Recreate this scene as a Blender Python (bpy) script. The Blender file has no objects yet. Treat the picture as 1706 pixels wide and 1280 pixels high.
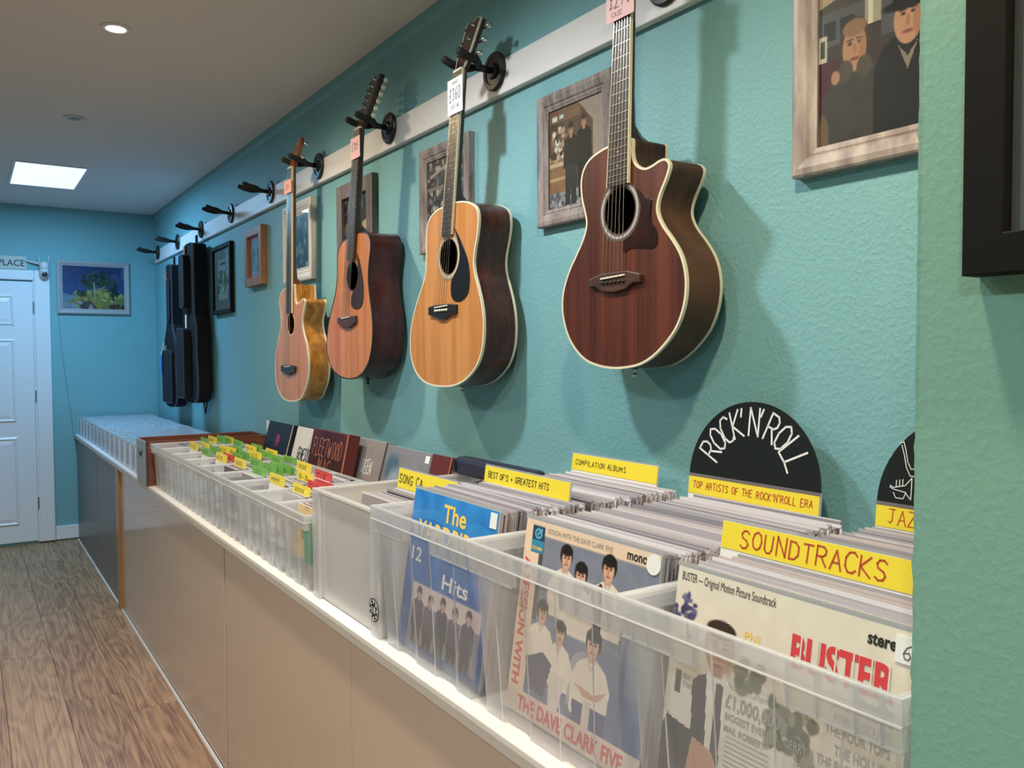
import bpy, bmesh, math, random
import numpy as np
from mathutils import Vector, Matrix
random.seed(7)
rng = np.random.default_rng(7)
scene = bpy.context.scene
COL = scene.collection
PI = math.pi

# ---------------------------------------------------------------- camera
# world: +Y runs along the long wall away from the viewer, +X towards that wall, +Z up, metres
cam_d = bpy.data.cameras.new('camera'); cam = bpy.data.objects.new('camera', cam_d); COL.objects.link(cam)
scene.camera = cam
FPX = 1380.0
cam_d.sensor_fit = 'HORIZONTAL'; cam_d.sensor_width = 36.0; cam_d.lens = 36.0 * FPX / 1706.0
cam_d.clip_start = 0.02; cam_d.clip_end = 60
def cam_axes():
    yv = Vector((-59 - 853.0, 594 - 640.0, FPX)).normalized()
    h = Vector((1, -0.0045, 0)); xv = (h - yv * h.dot(yv)).normalized(); zv = xv.cross(yv)
    return xv, yv, zv
_x, _y, _z = cam_axes()
right = Vector((_x[0], _y[0], _z[0])); down = Vector((_x[1], _y[1], _z[1])); fwd = Vector((_x[2], _y[2], _z[2]))
cam.matrix_world = Matrix(((right[0], -down[0], -fwd[0], 0.0), (right[1], -down[1], -fwd[1], 0.0),
                           (right[2], -down[2], -fwd[2], 1.32), (0, 0, 0, 1)))

# ---------------------------------------------------------------- world and exposure
world = bpy.data.worlds.new('room_world'); scene.world = world; world.use_nodes = True
world.node_tree.nodes['Background'].inputs[0].default_value = (0.6, 0.65, 0.7, 1)
world.node_tree.nodes['Background'].inputs[1].default_value = 0.25
scene.view_settings.view_transform = 'Standard'; scene.view_settings.look = 'None'
scene.view_settings.exposure = 0.12; scene.view_settings.gamma = 1.0
scene.view_settings.use_curve_mapping = False

WARM = (1.0, 0.82, 0.56)      # older lamps
COOL = (0.90, 0.97, 1.0)      # replaced lamps
LAMP_W = 54.0
PANEL_COLOR = (0.28, 0.62, 1.0)
PANEL_W = 29.0
# downlights: (x, y, colour or None when off)
LAMPS = [(0.43, 4.147, None), (0.43, 2.948, WARM), (0.43, 1.75, COOL), (0.43, 0.55, WARM), (0.43, -0.65, WARM),
         (-0.95, 2.948, WARM), (-0.95, 1.15, COOL), (-0.95, -0.65, COOL)]
PANEL = (0.255, 0.598, 5.222, 5.90)

WALL, FAR, CEIL = 1.21, 6.70, 2.372
TOP = 0.757            # worktop surface

# ---------------------------------------------------------------- helpers
def lin(c):
    if isinstance(c, str):
        c = tuple(int(c[i:i + 2], 16) / 255 for i in (0, 2, 4))
    return tuple((v / 12.92 if v <= 0.04045 else ((v + 0.055) / 1.055) ** 2.4) for v in c)

MATS = {}
def mat(name, color, rough=0.5, metal=0.0, spec=0.5, noise=None, bump=None, coat=0.0, emit=None):
    """procedural principled material; noise=(scale, darker colour, stretch), bump=(scale, strength, distance)"""
    if name in MATS: return MATS[name]
    m = bpy.data.materials.new(name); m.use_nodes = True
    nt = m.node_tree; b = nt.nodes['Principled BSDF']
    c = lin(color) if isinstance(color, str) else color
    b.inputs['Base Color'].default_value = (*c, 1); b.inputs['Roughness'].default_value = rough
    b.inputs['Metallic'].default_value = metal; b.inputs['Specular IOR Level'].default_value = spec
    b.inputs['Coat Weight'].default_value = coat; b.inputs['Coat Roughness'].default_value = 0.08
    if emit: 
        b.inputs['Emission Color'].default_value = (*emit[0], 1); b.inputs['Emission Strength'].default_value = emit[1]
    if noise or bump:
        tc = nt.nodes.new('ShaderNodeTexCoord'); 
    if noise:
        sc, c2, st = noise; c2 = lin(c2) if isinstance(c2, str) else c2
        mp = nt.nodes.new('ShaderNodeMapping'); mp.inputs['Scale'].default_value = st
        nz = nt.nodes.new('ShaderNodeTexNoise'); nz.inputs['Scale'].default_value = sc; nz.inputs['Detail'].default_value = 6
        rp = nt.nodes.new('ShaderNodeValToRGB'); rp.color_ramp.elements[0].position = 0.35; rp.color_ramp.elements[1].position = 0.68
        rp.color_ramp.elements[0].color = (*c2, 1); rp.color_ramp.elements[1].color = (*c, 1)
        nt.links.new(tc.outputs['Object'], mp.inputs[0]); nt.links.new(mp.outputs[0], nz.inputs['Vector'])
        nt.links.new(nz.outputs['Fac'], rp.inputs[0]); nt.links.new(rp.outputs[0], b.inputs['Base Color'])
    if bump:
        nb = nt.nodes.new('ShaderNodeTexNoise'); nb.inputs['Scale'].default_value = bump[0]; nb.inputs['Detail'].default_value = 3
        bp = nt.nodes.new('ShaderNodeBump'); bp.inputs['Strength'].default_value = bump[1]; bp.inputs['Distance'].default_value = bump[2]
        nt.links.new(tc.outputs['Object'], nb.inputs['Vector']); nt.links.new(nb.outputs['Fac'], bp.inputs['Height'])
        nt.links.new(bp.outputs[0], b.inputs['Normal'])
    MATS[name] = m
    return m

def mat_wall(name, color, c2, relief=0.30):
    """painted woodchip wall: lumpy fine relief, faint roller variation"""
    m = bpy.data.materials.new(name); m.use_nodes = True; nt = m.node_tree; b = nt.nodes['Principled BSDF']
    b.inputs['Roughness'].default_value = 0.55; b.inputs['Specular IOR Level'].default_value = 0.3
    tc = nt.nodes.new('ShaderNodeTexCoord')
    n1 = nt.nodes.new('ShaderNodeTexNoise'); n1.inputs['Scale'].default_value = 1.3; n1.inputs['Detail'].default_value = 3
    rp = nt.nodes.new('ShaderNodeValToRGB'); rp.color_ramp.elements[0].position = 0.3; rp.color_ramp.elements[1].position = 0.7
    rp.color_ramp.elements[0].color = (*c2, 1); rp.color_ramp.elements[1].color = (*color, 1)
    n2 = nt.nodes.new('ShaderNodeTexNoise'); n2.inputs['Scale'].default_value = 125; n2.inputs['Detail'].default_value = 2
    n3 = nt.nodes.new('ShaderNodeTexVoronoi'); n3.inputs['Scale'].default_value = 95; n3.feature = 'SMOOTH_F1'
    r2 = nt.nodes.new('ShaderNodeValToRGB'); r2.color_ramp.elements[0].position = 0.45; r2.color_ramp.elements[1].position = 0.72
    ad = nt.nodes.new('ShaderNodeMath'); ad.operation = 'MULTIPLY_ADD'; ad.inputs[1].default_value = -0.5
    bp = nt.nodes.new('ShaderNodeBump'); bp.inputs['Strength'].default_value = relief; bp.inputs['Distance'].default_value = 0.004
    for n in (n1, n2, n3): nt.links.new(tc.outputs['Object'], n.inputs['Vector'])
    nt.links.new(n1.outputs['Fac'], rp.inputs[0]); nt.links.new(rp.outputs[0], b.inputs['Base Color'])
    nt.links.new(n2.outputs['Fac'], r2.inputs[0]); nt.links.new(n3.outputs['Distance'], ad.inputs[0]); nt.links.new(r2.outputs[0], ad.inputs[2])
    nt.links.new(ad.outputs[0], bp.inputs['Height']); nt.links.new(bp.outputs[0], b.inputs['Normal'])
    return m

def mat_wood(name, light, dark, scale=6.0, axis='Z', rough=0.35, coat=0.3, rings=1.0, stretch=10.0, spec=0.5):
    """straight-grained timber along one axis"""
    m = bpy.data.materials.new(name); m.use_nodes = True; nt = m.node_tree; b = nt.nodes['Principled BSDF']
    b.inputs['Roughness'].default_value = rough; b.inputs['Coat Weight'].default_value = coat; b.inputs['Coat Roughness'].default_value = 0.12
    b.inputs['Specular IOR Level'].default_value = spec
    tc = nt.nodes.new('ShaderNodeTexCoord'); mp = nt.nodes.new('ShaderNodeMapping')
    s = [1.0, 1.0, 1.0]; s['XYZ'.index(axis)] = 1.0 / stretch; mp.inputs['Scale'].default_value = s
    oi = nt.nodes.new('ShaderNodeObjectInfo'); va = nt.nodes.new('ShaderNodeVectorMath'); va.operation = 'ADD'
    sc = nt.nodes.new('ShaderNodeVectorMath'); sc.operation = 'SCALE'; sc.inputs['Scale'].default_value = 7.0
    cb = nt.nodes.new('ShaderNodeCombineXYZ')
    for i in range(3): nt.links.new(oi.outputs['Random'], cb.inputs[i])
    nt.links.new(cb.outputs[0], sc.inputs[0])
    n1 = nt.nodes.new('ShaderNodeTexNoise'); n1.inputs['Scale'].default_value = scale * 4; n1.inputs['Detail'].default_value = 8
    n1.inputs['Distortion'].default_value = 0.6 * rings
    n2 = nt.nodes.new('ShaderNodeTexNoise'); n2.inputs['Scale'].default_value = scale * 26; n2.inputs['Detail'].default_value = 4
    rp = nt.nodes.new('ShaderNodeValToRGB'); rp.color_ramp.elements[0].position = 0.32; rp.color_ramp.elements[1].position = 0.66
    rp.color_ramp.elements[0].color = (*lin(dark), 1); rp.color_ramp.elements[1].color = (*lin(light), 1)
    mx = nt.nodes.new('ShaderNodeMath'); mx.operation = 'MULTIPLY_ADD'; mx.inputs[1].default_value = 0.35
    nt.links.new(tc.outputs['Object'], va.inputs[0]); nt.links.new(sc.outputs[0], va.inputs[1]); nt.links.new(va.outputs[0], mp.inputs[0])
    nt.links.new(mp.outputs[0], n1.inputs['Vector']); nt.links.new(mp.outputs[0], n2.inputs['Vector'])
    nt.links.new(n2.outputs['Fac'], mx.inputs[0])
    sb = nt.nodes.new('ShaderNodeMath'); sb.operation = 'ADD'; sb.inputs[1].default_value = -0.17
    nt.links.new(n1.outputs['Fac'], sb.inputs[0]); nt.links.new(sb.outputs[0], mx.inputs[2])
    nt.links.new(mx.outputs[0], rp.inputs[0]); nt.links.new(rp.outputs[0], b.inputs['Base Color'])
    return m

def mat_floor():
    """oak laminate: cathedral figure from a warped ring field along Y, tone shifts per plank"""
    m = bpy.data.materials.new('oak_laminate'); m.use_nodes = True; nt = m.node_tree; b = nt.nodes['Principled BSDF']
    b.inputs['Roughness'].default_value = 0.38; b.inputs['Specular IOR Level'].default_value = 0.4
    tc = nt.nodes.new('ShaderNodeTexCoord'); oi = nt.nodes.new('ShaderNodeObjectInfo')
    cb = nt.nodes.new('ShaderNodeCombineXYZ'); 
    mu = nt.nodes.new('ShaderNodeMath'); mu.operation = 'MULTIPLY'; mu.inputs[1].default_value = 23.0
    nt.links.new(oi.outputs['Random'], mu.inputs[0]); nt.links.new(mu.outputs[0], cb.inputs[1]); nt.links.new(mu.outputs[0], cb.inputs[2])
    va = nt.nodes.new('ShaderNodeVectorMath'); va.operation = 'ADD'
    nt.links.new(tc.outputs['Object'], va.inputs[0]); nt.links.new(cb.outputs[0], va.inputs[1])
    mp = nt.nodes.new('ShaderNodeMapping'); mp.inputs['Scale'].default_value = (4.2, 0.5, 3.0)
    nt.links.new(va.outputs[0], mp.inputs[0])
    nz = nt.nodes.new('ShaderNodeTexNoise'); nz.inputs['Scale'].default_value = 2.0; nz.inputs['Detail'].default_value = 2.5
    nt.links.new(mp.outputs[0], nz.inputs['Vector'])
    fr = nt.nodes.new('ShaderNodeMath'); fr.operation = 'MULTIPLY'; fr.inputs[1].default_value = 75.0
    sn = nt.nodes.new('ShaderNodeMath'); sn.operation = 'SINE'
    nt.links.new(nz.outputs['Fac'], fr.inputs[0]); nt.links.new(fr.outputs[0], sn.inputs[0])
    mp2 = nt.nodes.new('ShaderNodeMapping'); mp2.inputs['Scale'].default_value = (90, 2.2, 10)
    nt.links.new(va.outputs[0], mp2.inputs[0])
    n2 = nt.nodes.new('ShaderNodeTexNoise'); n2.inputs['Scale'].default_value = 1.5; n2.inputs['Detail'].default_value = 5
    nt.links.new(mp2.outputs[0], n2.inputs['Vector'])
    ml = nt.nodes.new('ShaderNodeMath'); ml.operation = 'MULTIPLY_ADD'; ml.inputs[1].default_value = 0.085; 
    nt.links.new(sn.outputs[0], ml.inputs[0]); nt.links.new(n2.outputs['Fac'], ml.inputs[2])
    m3 = nt.nodes.new('ShaderNodeMath'); m3.operation = 'MULTIPLY_ADD'; m3.inputs[1].default_value = 0.16
    nt.links.new(oi.outputs['Random'], m3.inputs[0]); nt.links.new(ml.outputs[0], m3.inputs[2])
    rp = nt.nodes.new('ShaderNodeValToRGB'); rp.color_ramp.elements[0].position = 0.28; rp.color_ramp.elements[1].position = 0.80
    rp.color_ramp.elements[0].color = (*lin('6e4c33'), 1); rp.color_ramp.elements[1].color = (*lin('b48f6b'), 1)
    nt.links.new(m3.outputs[0], rp.inputs[0]); nt.links.new(rp.outputs[0], b.inputs['Base Color'])
    return m

def facing_fac(nt, power, gain, base):
    lw = nt.nodes.new('ShaderNodeLayerWeight'); pw = nt.nodes.new('ShaderNodeMath'); pw.operation = 'POWER'; pw.inputs[1].default_value = power
    ma = nt.nodes.new('ShaderNodeMath'); ma.operation = 'MULTIPLY_ADD'; ma.inputs[1].default_value = gain; ma.inputs[2].default_value = base
    lw.inputs[0].default_value = 0.5; nt.links.new(lw.outputs['Facing'], pw.inputs[0]); nt.links.new(pw.outputs[0], ma.inputs[0]); return ma.outputs[0]

def mat_plastic(name, color, fac, rough=0.25):
    """milky translucent polypropylene: part of the light passes straight, the rest is scattered"""
    m = bpy.data.materials.new(name); m.use_nodes = True; nt = m.node_tree; nt.nodes.clear()
    o = nt.nodes.new('ShaderNodeOutputMaterial'); tr = nt.nodes.new('ShaderNodeBsdfTransparent')
    tr.inputs[0].default_value = (0.93, 0.94, 0.95, 1)
    df = nt.nodes.new('ShaderNodeBsdfDiffuse'); df.inputs[0].default_value = (*color, 1)
    tl = nt.nodes.new('ShaderNodeBsdfTranslucent'); tl.inputs[0].default_value = (*color, 1)
    gl = nt.nodes.new('ShaderNodeBsdfGlossy'); gl.inputs['Roughness'].default_value = rough; gl.inputs[0].default_value = (0.9, 0.9, 0.9, 1)
    m1 = nt.nodes.new('ShaderNodeMixShader'); m1.inputs[0].default_value = 0.45
    m2 = nt.nodes.new('ShaderNodeMixShader'); m2.inputs[0].default_value = fac
    m3 = nt.nodes.new('ShaderNodeMixShader'); f = facing_fac(nt, 3, .5, .03)
    nt.links.new(df.outputs[0], m1.inputs[1]); nt.links.new(tl.outputs[0], m1.inputs[2])
    nt.links.new(tr.outputs[0], m2.inputs[1]); nt.links.new(m1.outputs[0], m2.inputs[2])
    nt.links.new(f, m3.inputs[0]); nt.links.new(m2.outputs[0], m3.inputs[1]); nt.links.new(gl.outputs[0], m3.inputs[2])
    nt.links.new(m3.outputs[0], o.inputs[0])
    return m

def mat_glass():
    m = bpy.data.materials.new('picture_glass'); m.use_nodes = True; nt = m.node_tree; nt.nodes.clear()
    o = nt.nodes.new('ShaderNodeOutputMaterial'); tr = nt.nodes.new('ShaderNodeBsdfTransparent'); tr.inputs[0].default_value = (0.95, 0.96, 0.95, 1)
    gl = nt.nodes.new('ShaderNodeBsdfGlossy'); gl.inputs['Roughness'].default_value = 0.02
    mx = nt.nodes.new('ShaderNodeMixShader'); f = facing_fac(nt, 5, .55, .03)
    nt.links.new(f, mx.inputs[0]); nt.links.new(tr.outputs[0], mx.inputs[1]); nt.links.new(gl.outputs[0], mx.inputs[2])
    nt.links.new(mx.outputs[0], o.inputs[0]); return m

def mat_print(name='printed_paper', rough=0.45):
    if name in MATS: return MATS[name]
    m = bpy.data.materials.new(name); m.use_nodes = True; nt = m.node_tree; b = nt.nodes['Principled BSDF']
    b.inputs['Roughness'].default_value = rough; b.inputs['Specular IOR Level'].default_value = 0.35
    a = nt.nodes.new('ShaderNodeAttribute'); a.attribute_name = 'Ink'
    nt.links.new(a.outputs['Color'], b.inputs['Base Color']); MATS[name] = m; return m

def mat_ramp_random(name, colors, rough=0.5, spec=0.4):
    """flat colour picked per object from a list"""
    m = bpy.data.materials.new(name); m.use_nodes = True; nt = m.node_tree; b = nt.nodes['Principled BSDF']
    b.inputs['Roughness'].default_value = rough; b.inputs['Specular IOR Level'].default_value = spec
    oi = nt.nodes.new('ShaderNodeObjectInfo'); rp = nt.nodes.new('ShaderNodeValToRGB'); rp.color_ramp.interpolation = 'CONSTANT'
    els = rp.color_ramp.elements
    while len(els) < len(colors): els.new(0.5)
    for i, c in enumerate(colors): els[i].position = i / len(colors); els[i].color = (*lin(c), 1)
    nt.links.new(oi.outputs['Random'], rp.inputs[0]); nt.links.new(rp.outputs[0], b.inputs['Base Color']); return m

class MB:
    """collects geometry in world coordinates for one mesh object"""
    def __init__(s): s.v = []; s.f = []; s.mi = []; s.cur = 0
    def add(s, vs, fs):
        o = len(s.v); s.v += [tuple(v) for v in vs]; s.f += [tuple(i + o for i in f) for f in fs]; s.mi += [s.cur] * len(fs); return s
    def box(s, a, b):
        x0, y0, z0 = a; x1, y1, z1 = b
        return s.add([(x0, y0, z0), (x1, y0, z0), (x1, y1, z0), (x0, y1, z0), (x0, y0, z1), (x1, y0, z1), (x1, y1, z1), (x0, y1, z1)],
                     [(0, 3, 2, 1), (4, 5, 6, 7), (0, 1, 5, 4), (1, 2, 6, 5), (2, 3, 7, 6), (3, 0, 4, 7)])
    def tube(s, pts, r, n=10, cap=True):
        pts = [Vector(p) for p in pts]; rs = r if isinstance(r, (list, tuple)) else [r] * len(pts)
        rings = []; prev = None
        for i, p in enumerate(pts):
            t = (pts[min(i + 1, len(pts) - 1)] - pts[max(i - 1, 0)]).normalized()
            if prev is None: a = t.orthogonal().normalized()
            else: a = (prev - t * prev.dot(t)).normalized()
            prev = a; bb = t.cross(a)
            rings.append([p + (a * math.cos(2 * PI * k / n) + bb * math.sin(2 * PI * k / n)) * rs[i] for k in range(n)])
        vs = [v for rg in rings for v in rg]; fs = []
        for i in range(len(pts) - 1):
            for k in range(n):
                a0 = i * n + k; a1 = i * n + (k + 1) % n; fs.append((a0, a1, a1 + n, a0 + n))
        if cap: fs.append(tuple(range(n))[::-1]); fs.append(tuple((len(pts) - 1) * n + k for k in range(n)))
        return s.add(vs, fs)
    def prism(s, pts2, ax, c0, c1):
        """extrude a 2D outline: ax 0 -> (y,z) outline along x; 1 -> (x,z) along y; 2 -> (x,y) along z"""
        n = len(pts2)
        def p3(p, c): return (c, p[0], p[1]) if ax == 0 else ((p[0], c, p[1]) if ax == 1 else (p[0], p[1], c))
        vs = [p3(p, c0) for p in pts2] + [p3(p, c1) for p in pts2]
        fs = [tuple(range(n)), tuple(range(2 * n - 1, n - 1, -1))] + [((k + 1) % n, k, n + k, n + (k + 1) % n) for k in range(n)]
        return s.add(vs, fs)
    def lathe(s, prof, c, ax='z', n=24):
        """prof: (radius, height) pairs about an axis through c"""
        vs = []; fs = []
        for r, h in prof:
            for k in range(n):
                ca, sa = math.cos(2 * PI * k / n) * r, math.sin(2 * PI * k / n) * r
                vs.append((c[0] + ca, c[1] + sa, c[2] + h) if ax == 'z' else ((c[0] + h, c[1] + ca, c[2] + sa) if ax == 'x' else (c[0] + sa, c[1] + h, c[2] + ca)))
        for i in range(len(prof) - 1):
            for k in range(n):
                a0 = i * n + k; a1 = i * n + (k + 1) % n; fs.append((a0, a1, a1 + n, a0 + n))
        fs.append(tuple(range(n))[::-1]); fs.append(tuple((len(prof) - 1) * n + k for k in range(n)))
        return s.add(vs, fs)
    def mesh(s, name, mats, off=(0, 0, 0), smooth=False):
        me = bpy.data.meshes.new(name)
        me.from_pydata([(v[0] - off[0], v[1] - off[1], v[2] - off[2]) for v in s.v], [], s.f)
        for m in (mats if isinstance(mats, (list, tuple)) else [mats]): me.materials.append(m)
        if any(s.mi): me.polygons.foreach_set('material_index', s.mi)
        bm = bmesh.new(); bm.from_mesh(me); bmesh.ops.recalc_face_normals(bm, faces=bm.faces); bm.to_mesh(me); bm.free()
        if smooth: me.shade_smooth()
        me.update(); return me

def wloc(o):
    v = Vector((0, 0, 0))
    while o: v = v + o.location; o = o.parent
    return v
def link(name, me, parent=None, loc=None, bevel=0, seg=2, auto=None):
    o = bpy.data.objects.new(name, me); COL.objects.link(o)
    if parent is not None: o.parent = parent
    if loc is not None: o.location = loc
    if bevel:
        b = o.modifiers.new('bevel', 'BEVEL'); b.width = bevel; b.segments = seg; b.limit_method = 'ANGLE'; b.angle_limit = math.radians(40)
    return o
def part(name, mb, m, parent, bevel=0, smooth=False, label=None):
    """child mesh; geometry given in world coordinates (its thing is unrotated)"""
    o = link(name, mb.mesh(name, m, wloc(parent), smooth), parent, bevel=bevel)
    if label: o['label'] = label
    return o
def lpart(name, mb, m, parent, bevel=0, smooth=False):
    """child mesh; geometry given in the thing's own coordinates"""
    return link(name, mb.mesh(name, m, (0, 0, 0), smooth), parent, bevel=bevel)
def thing(name, label, cat, loc, group=None, rot=None):
    o = bpy.data.objects.new(name, None); COL.objects.link(o); o.location = loc; o.empty_display_size = 0.05
    if rot: o.rotation_euler = rot
    o['label'] = label; o['category'] = cat
    if group: o['group'] = group
    return o
def solo(name, mb, m, label, cat, loc=(0, 0, 0), group=None, bevel=0, smooth=False):
    o = link(name, mb.mesh(name, m, loc, smooth), None, loc, bevel=bevel)
    o['label'] = label; o['category'] = cat
    if group: o['group'] = group
    return o
def structure(name, mb, m, bevel=0, label=None):
    o = link(name, mb.mesh(name, m), None, (0, 0, 0), bevel=bevel); o['kind'] = 'structure'
    if label: o['label'] = label
    return o
def copy_tree(o, parent=None, label=None):
    c = o.copy(); COL.objects.link(c); c.parent = parent
    if label: c['label'] = label
    for ch in list(o.children): copy_tree(ch, c)
    return c

# ---------------------------------------------------------------- prints and lettering
class Canvas:
    """a small printed picture, drawn shape by shape; s to the right, t up, both 0..1"""
    def __init__(c, w, h, col):
        c.w, c.h = w, h; c.a = np.zeros((h, w, 3)); c.a[:] = c.col(col)
        c.S, c.T = np.meshgrid((np.arange(w) + 0.5) / w, (np.arange(h) + 0.5) / h)
    def col(c, k): return np.array([int(k[i:i + 2], 16) / 255 for i in (0, 2, 4)]) if isinstance(k, str) else np.array(k)
    def put(c, m, k, op=1.0): m = np.clip(m, 0, 1)[..., None] * op; c.a = c.a * (1 - m) + c.col(k) * m; return c
    def ell(c, x, y, rx, ry, k, rot=0, soft=1.0, op=1.0):
        dx, dy = c.S - x, c.T - y; cr, sr = math.cos(rot), math.sin(rot)
        d = np.hypot((dx * cr + dy * sr) / rx, (-dx * sr + dy * cr) / ry)
        return c.put((1 - d) * min(rx, ry) * c.w / soft + 0.5, k, op)
    def rect(c, x0, y0, x1, y1, k, op=1.0):
        m = np.clip((c.S - x0) * c.w + .5, 0, 1) * np.clip((x1 - c.S) * c.w + .5, 0, 1) * np.clip((c.T - y0) * c.h + .5, 0, 1) * np.clip((y1 - c.T) * c.h + .5, 0, 1)
        return c.put(m, k, op)
    def poly(c, pts, k, op=1.0):
        inside = np.zeros(c.S.shape, bool); n = len(pts)
        for i in range(n):
            (x1, y1), (x2, y2) = pts[i], pts[(i + 1) % n]
            if y1 == y2: continue
            cond = ((c.T >= min(y1, y2)) & (c.T < max(y1, y2)))
            inside ^= cond & (c.S < (x2 - x1) * (c.T - y1) / (y2 - y1) + x1)
        return c.put(inside.astype(float), k, op)
    def line(c, x0, y0, x1, y1, w, k, op=1.0):
        dx, dy = x1 - x0, y1 - y0; L2 = dx * dx + dy * dy + 1e-9
        t = np.clip(((c.S - x0) * dx + (c.T - y0) * dy) / L2, 0, 1)
        d = np.hypot(c.S - x0 - t * dx, c.T - y0 - t * dy); return c.put((w - d) * c.w + .5, k, op)
    def grad(c, k0, k1, y0=0., y1=1.):
        t = np.clip((c.T - y0) / (y1 - y0), 0, 1)[..., None]; c.a = c.col(k0) * (1 - t) + c.col(k1) * t; return c
    def noise(c, amp, n=24):
        g = rng.normal(0, 1, (n, n)); yi = (c.T * (n - 1)); xi = (c.S * (n - 1)); y0 = np.floor(yi).astype(int).clip(0, n - 2); x0 = np.floor(xi).astype(int).clip(0, n - 2)
        fy, fx = yi - y0, xi - x0
        v = g[y0, x0] * (1 - fy) * (1 - fx) + g[y0, x0 + 1] * (1 - fy) * fx + g[y0 + 1, x0] * fy * (1 - fx) + g[y0 + 1, x0 + 1] * fy * fx
        c.a = np.clip(c.a + v[..., None] * amp, 0, 1); return c
    def dots(c, x0, y0, x1, y1, cols, n, r):
        for _ in range(n):
            c.ell(random.uniform(x0, x1), random.uniform(y0, y1), r * random.uniform(.5, 1.3), r * random.uniform(.5, 1.3), random.choice(cols), soft=1.2)
        return c
    def person(c, x, top, hgt, hair='1a1512', skin='c79b80', cloth='e8e2d8', trouser=None, w=1.0, hat=None):
        """a simple standing figure, head top at (x, top)"""
        r = hgt * 0.075
        c.poly([(x - r * 2.1 * w, top - hgt * .55), (x - r * 1.9 * w, top - hgt * .2), (x - r * .6, top - hgt * .15), (x + r * .6, top - hgt * .15), (x + r * 1.9 * w, top - hgt * .2), (x + r * 2.1 * w, top - hgt * .55)], cloth)
        if trouser: c.poly([(x - r * 1.6 * w, top - hgt * .5), (x + r * 1.6 * w, top - hgt * .5), (x + r * 1.5 * w, top - hgt), (x + r * .2, top - hgt), (x, top - hgt * .6), (x - r * .2, top - hgt), (x - r * 1.5 * w, top - hgt)], trouser)
        c.rect(x - r * .4, top - hgt * .19, x + r * .4, top - hgt * .12, skin)
        c.ell(x, top - r, r * .98, r * 1.12, hair); c.ell(x, top - r * 1.25, r * .74, r * .98, skin)
        c.ell(x, top - r * .55, r * .8, r * .42, hair)
        for s in (-1, 1): c.ell(x + s * r * .3, top - r * 1.15, r * .13, r * .08, '2a1c16')
        c.ell(x, top - r * 1.45, r * .11, r * .22, '9a6a52', op=.6); c.ell(x, top - r * 1.8, r * .26, r * .07, '8a4a40')
        if hat: c.ell(x, top - r * .55, r * 1.6, r * .24, hat); c.ell(x, top - r * .1, r * 1.0, r * .6, hat)
        return c
def print_mesh(cv, name, m, place):
    """grid mesh; place(s, t) -> xyz"""
    w, h = cv.w, cv.h; vs = np.zeros(((h + 1) * (w + 1), 3)); 
    S, T = np.meshgrid(np.arange(w + 1) / w, np.arange(h + 1) / h)
    p00 = np.array(place(0, 0)); px = np.array(place(1, 0)) - p00; py = np.array(place(0, 1)) - p00
    vs = p00 + S.reshape(-1, 1) * px + T.reshape(-1, 1) * py
    i = (np.arange(h)[:, None] * (w + 1) + np.arange(w)[None, :]).reshape(-1, 1)
    fs = np.hstack([i, i + 1, i + w + 2, i + w + 1])
    me = bpy.data.meshes.new(name); me.vertices.add(len(vs)); me.vertices.foreach_set('co', vs.ravel())
    me.loops.add(fs.size); me.loops.foreach_set('vertex_index', fs.ravel().astype(np.int32))
    me.polygons.add(len(fs)); me.polygons.foreach_set('loop_start', (np.arange(len(fs)) * 4).astype(np.int32))
    me.update(calc_edges=True)
    a = me.color_attributes.new('Ink', 'FLOAT_COLOR', 'CORNER')
    c = cv.a.reshape(-1, 3); l = np.where(c <= 0.04045, c / 12.92, ((c + 0.055) / 1.055) ** 2.4)
    col = np.ones((len(fs), 4, 4)); col[..., :3] = l[:, None, :]; a.data.foreach_set('color', col.ravel())
    me.materials.append(m); return me

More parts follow.
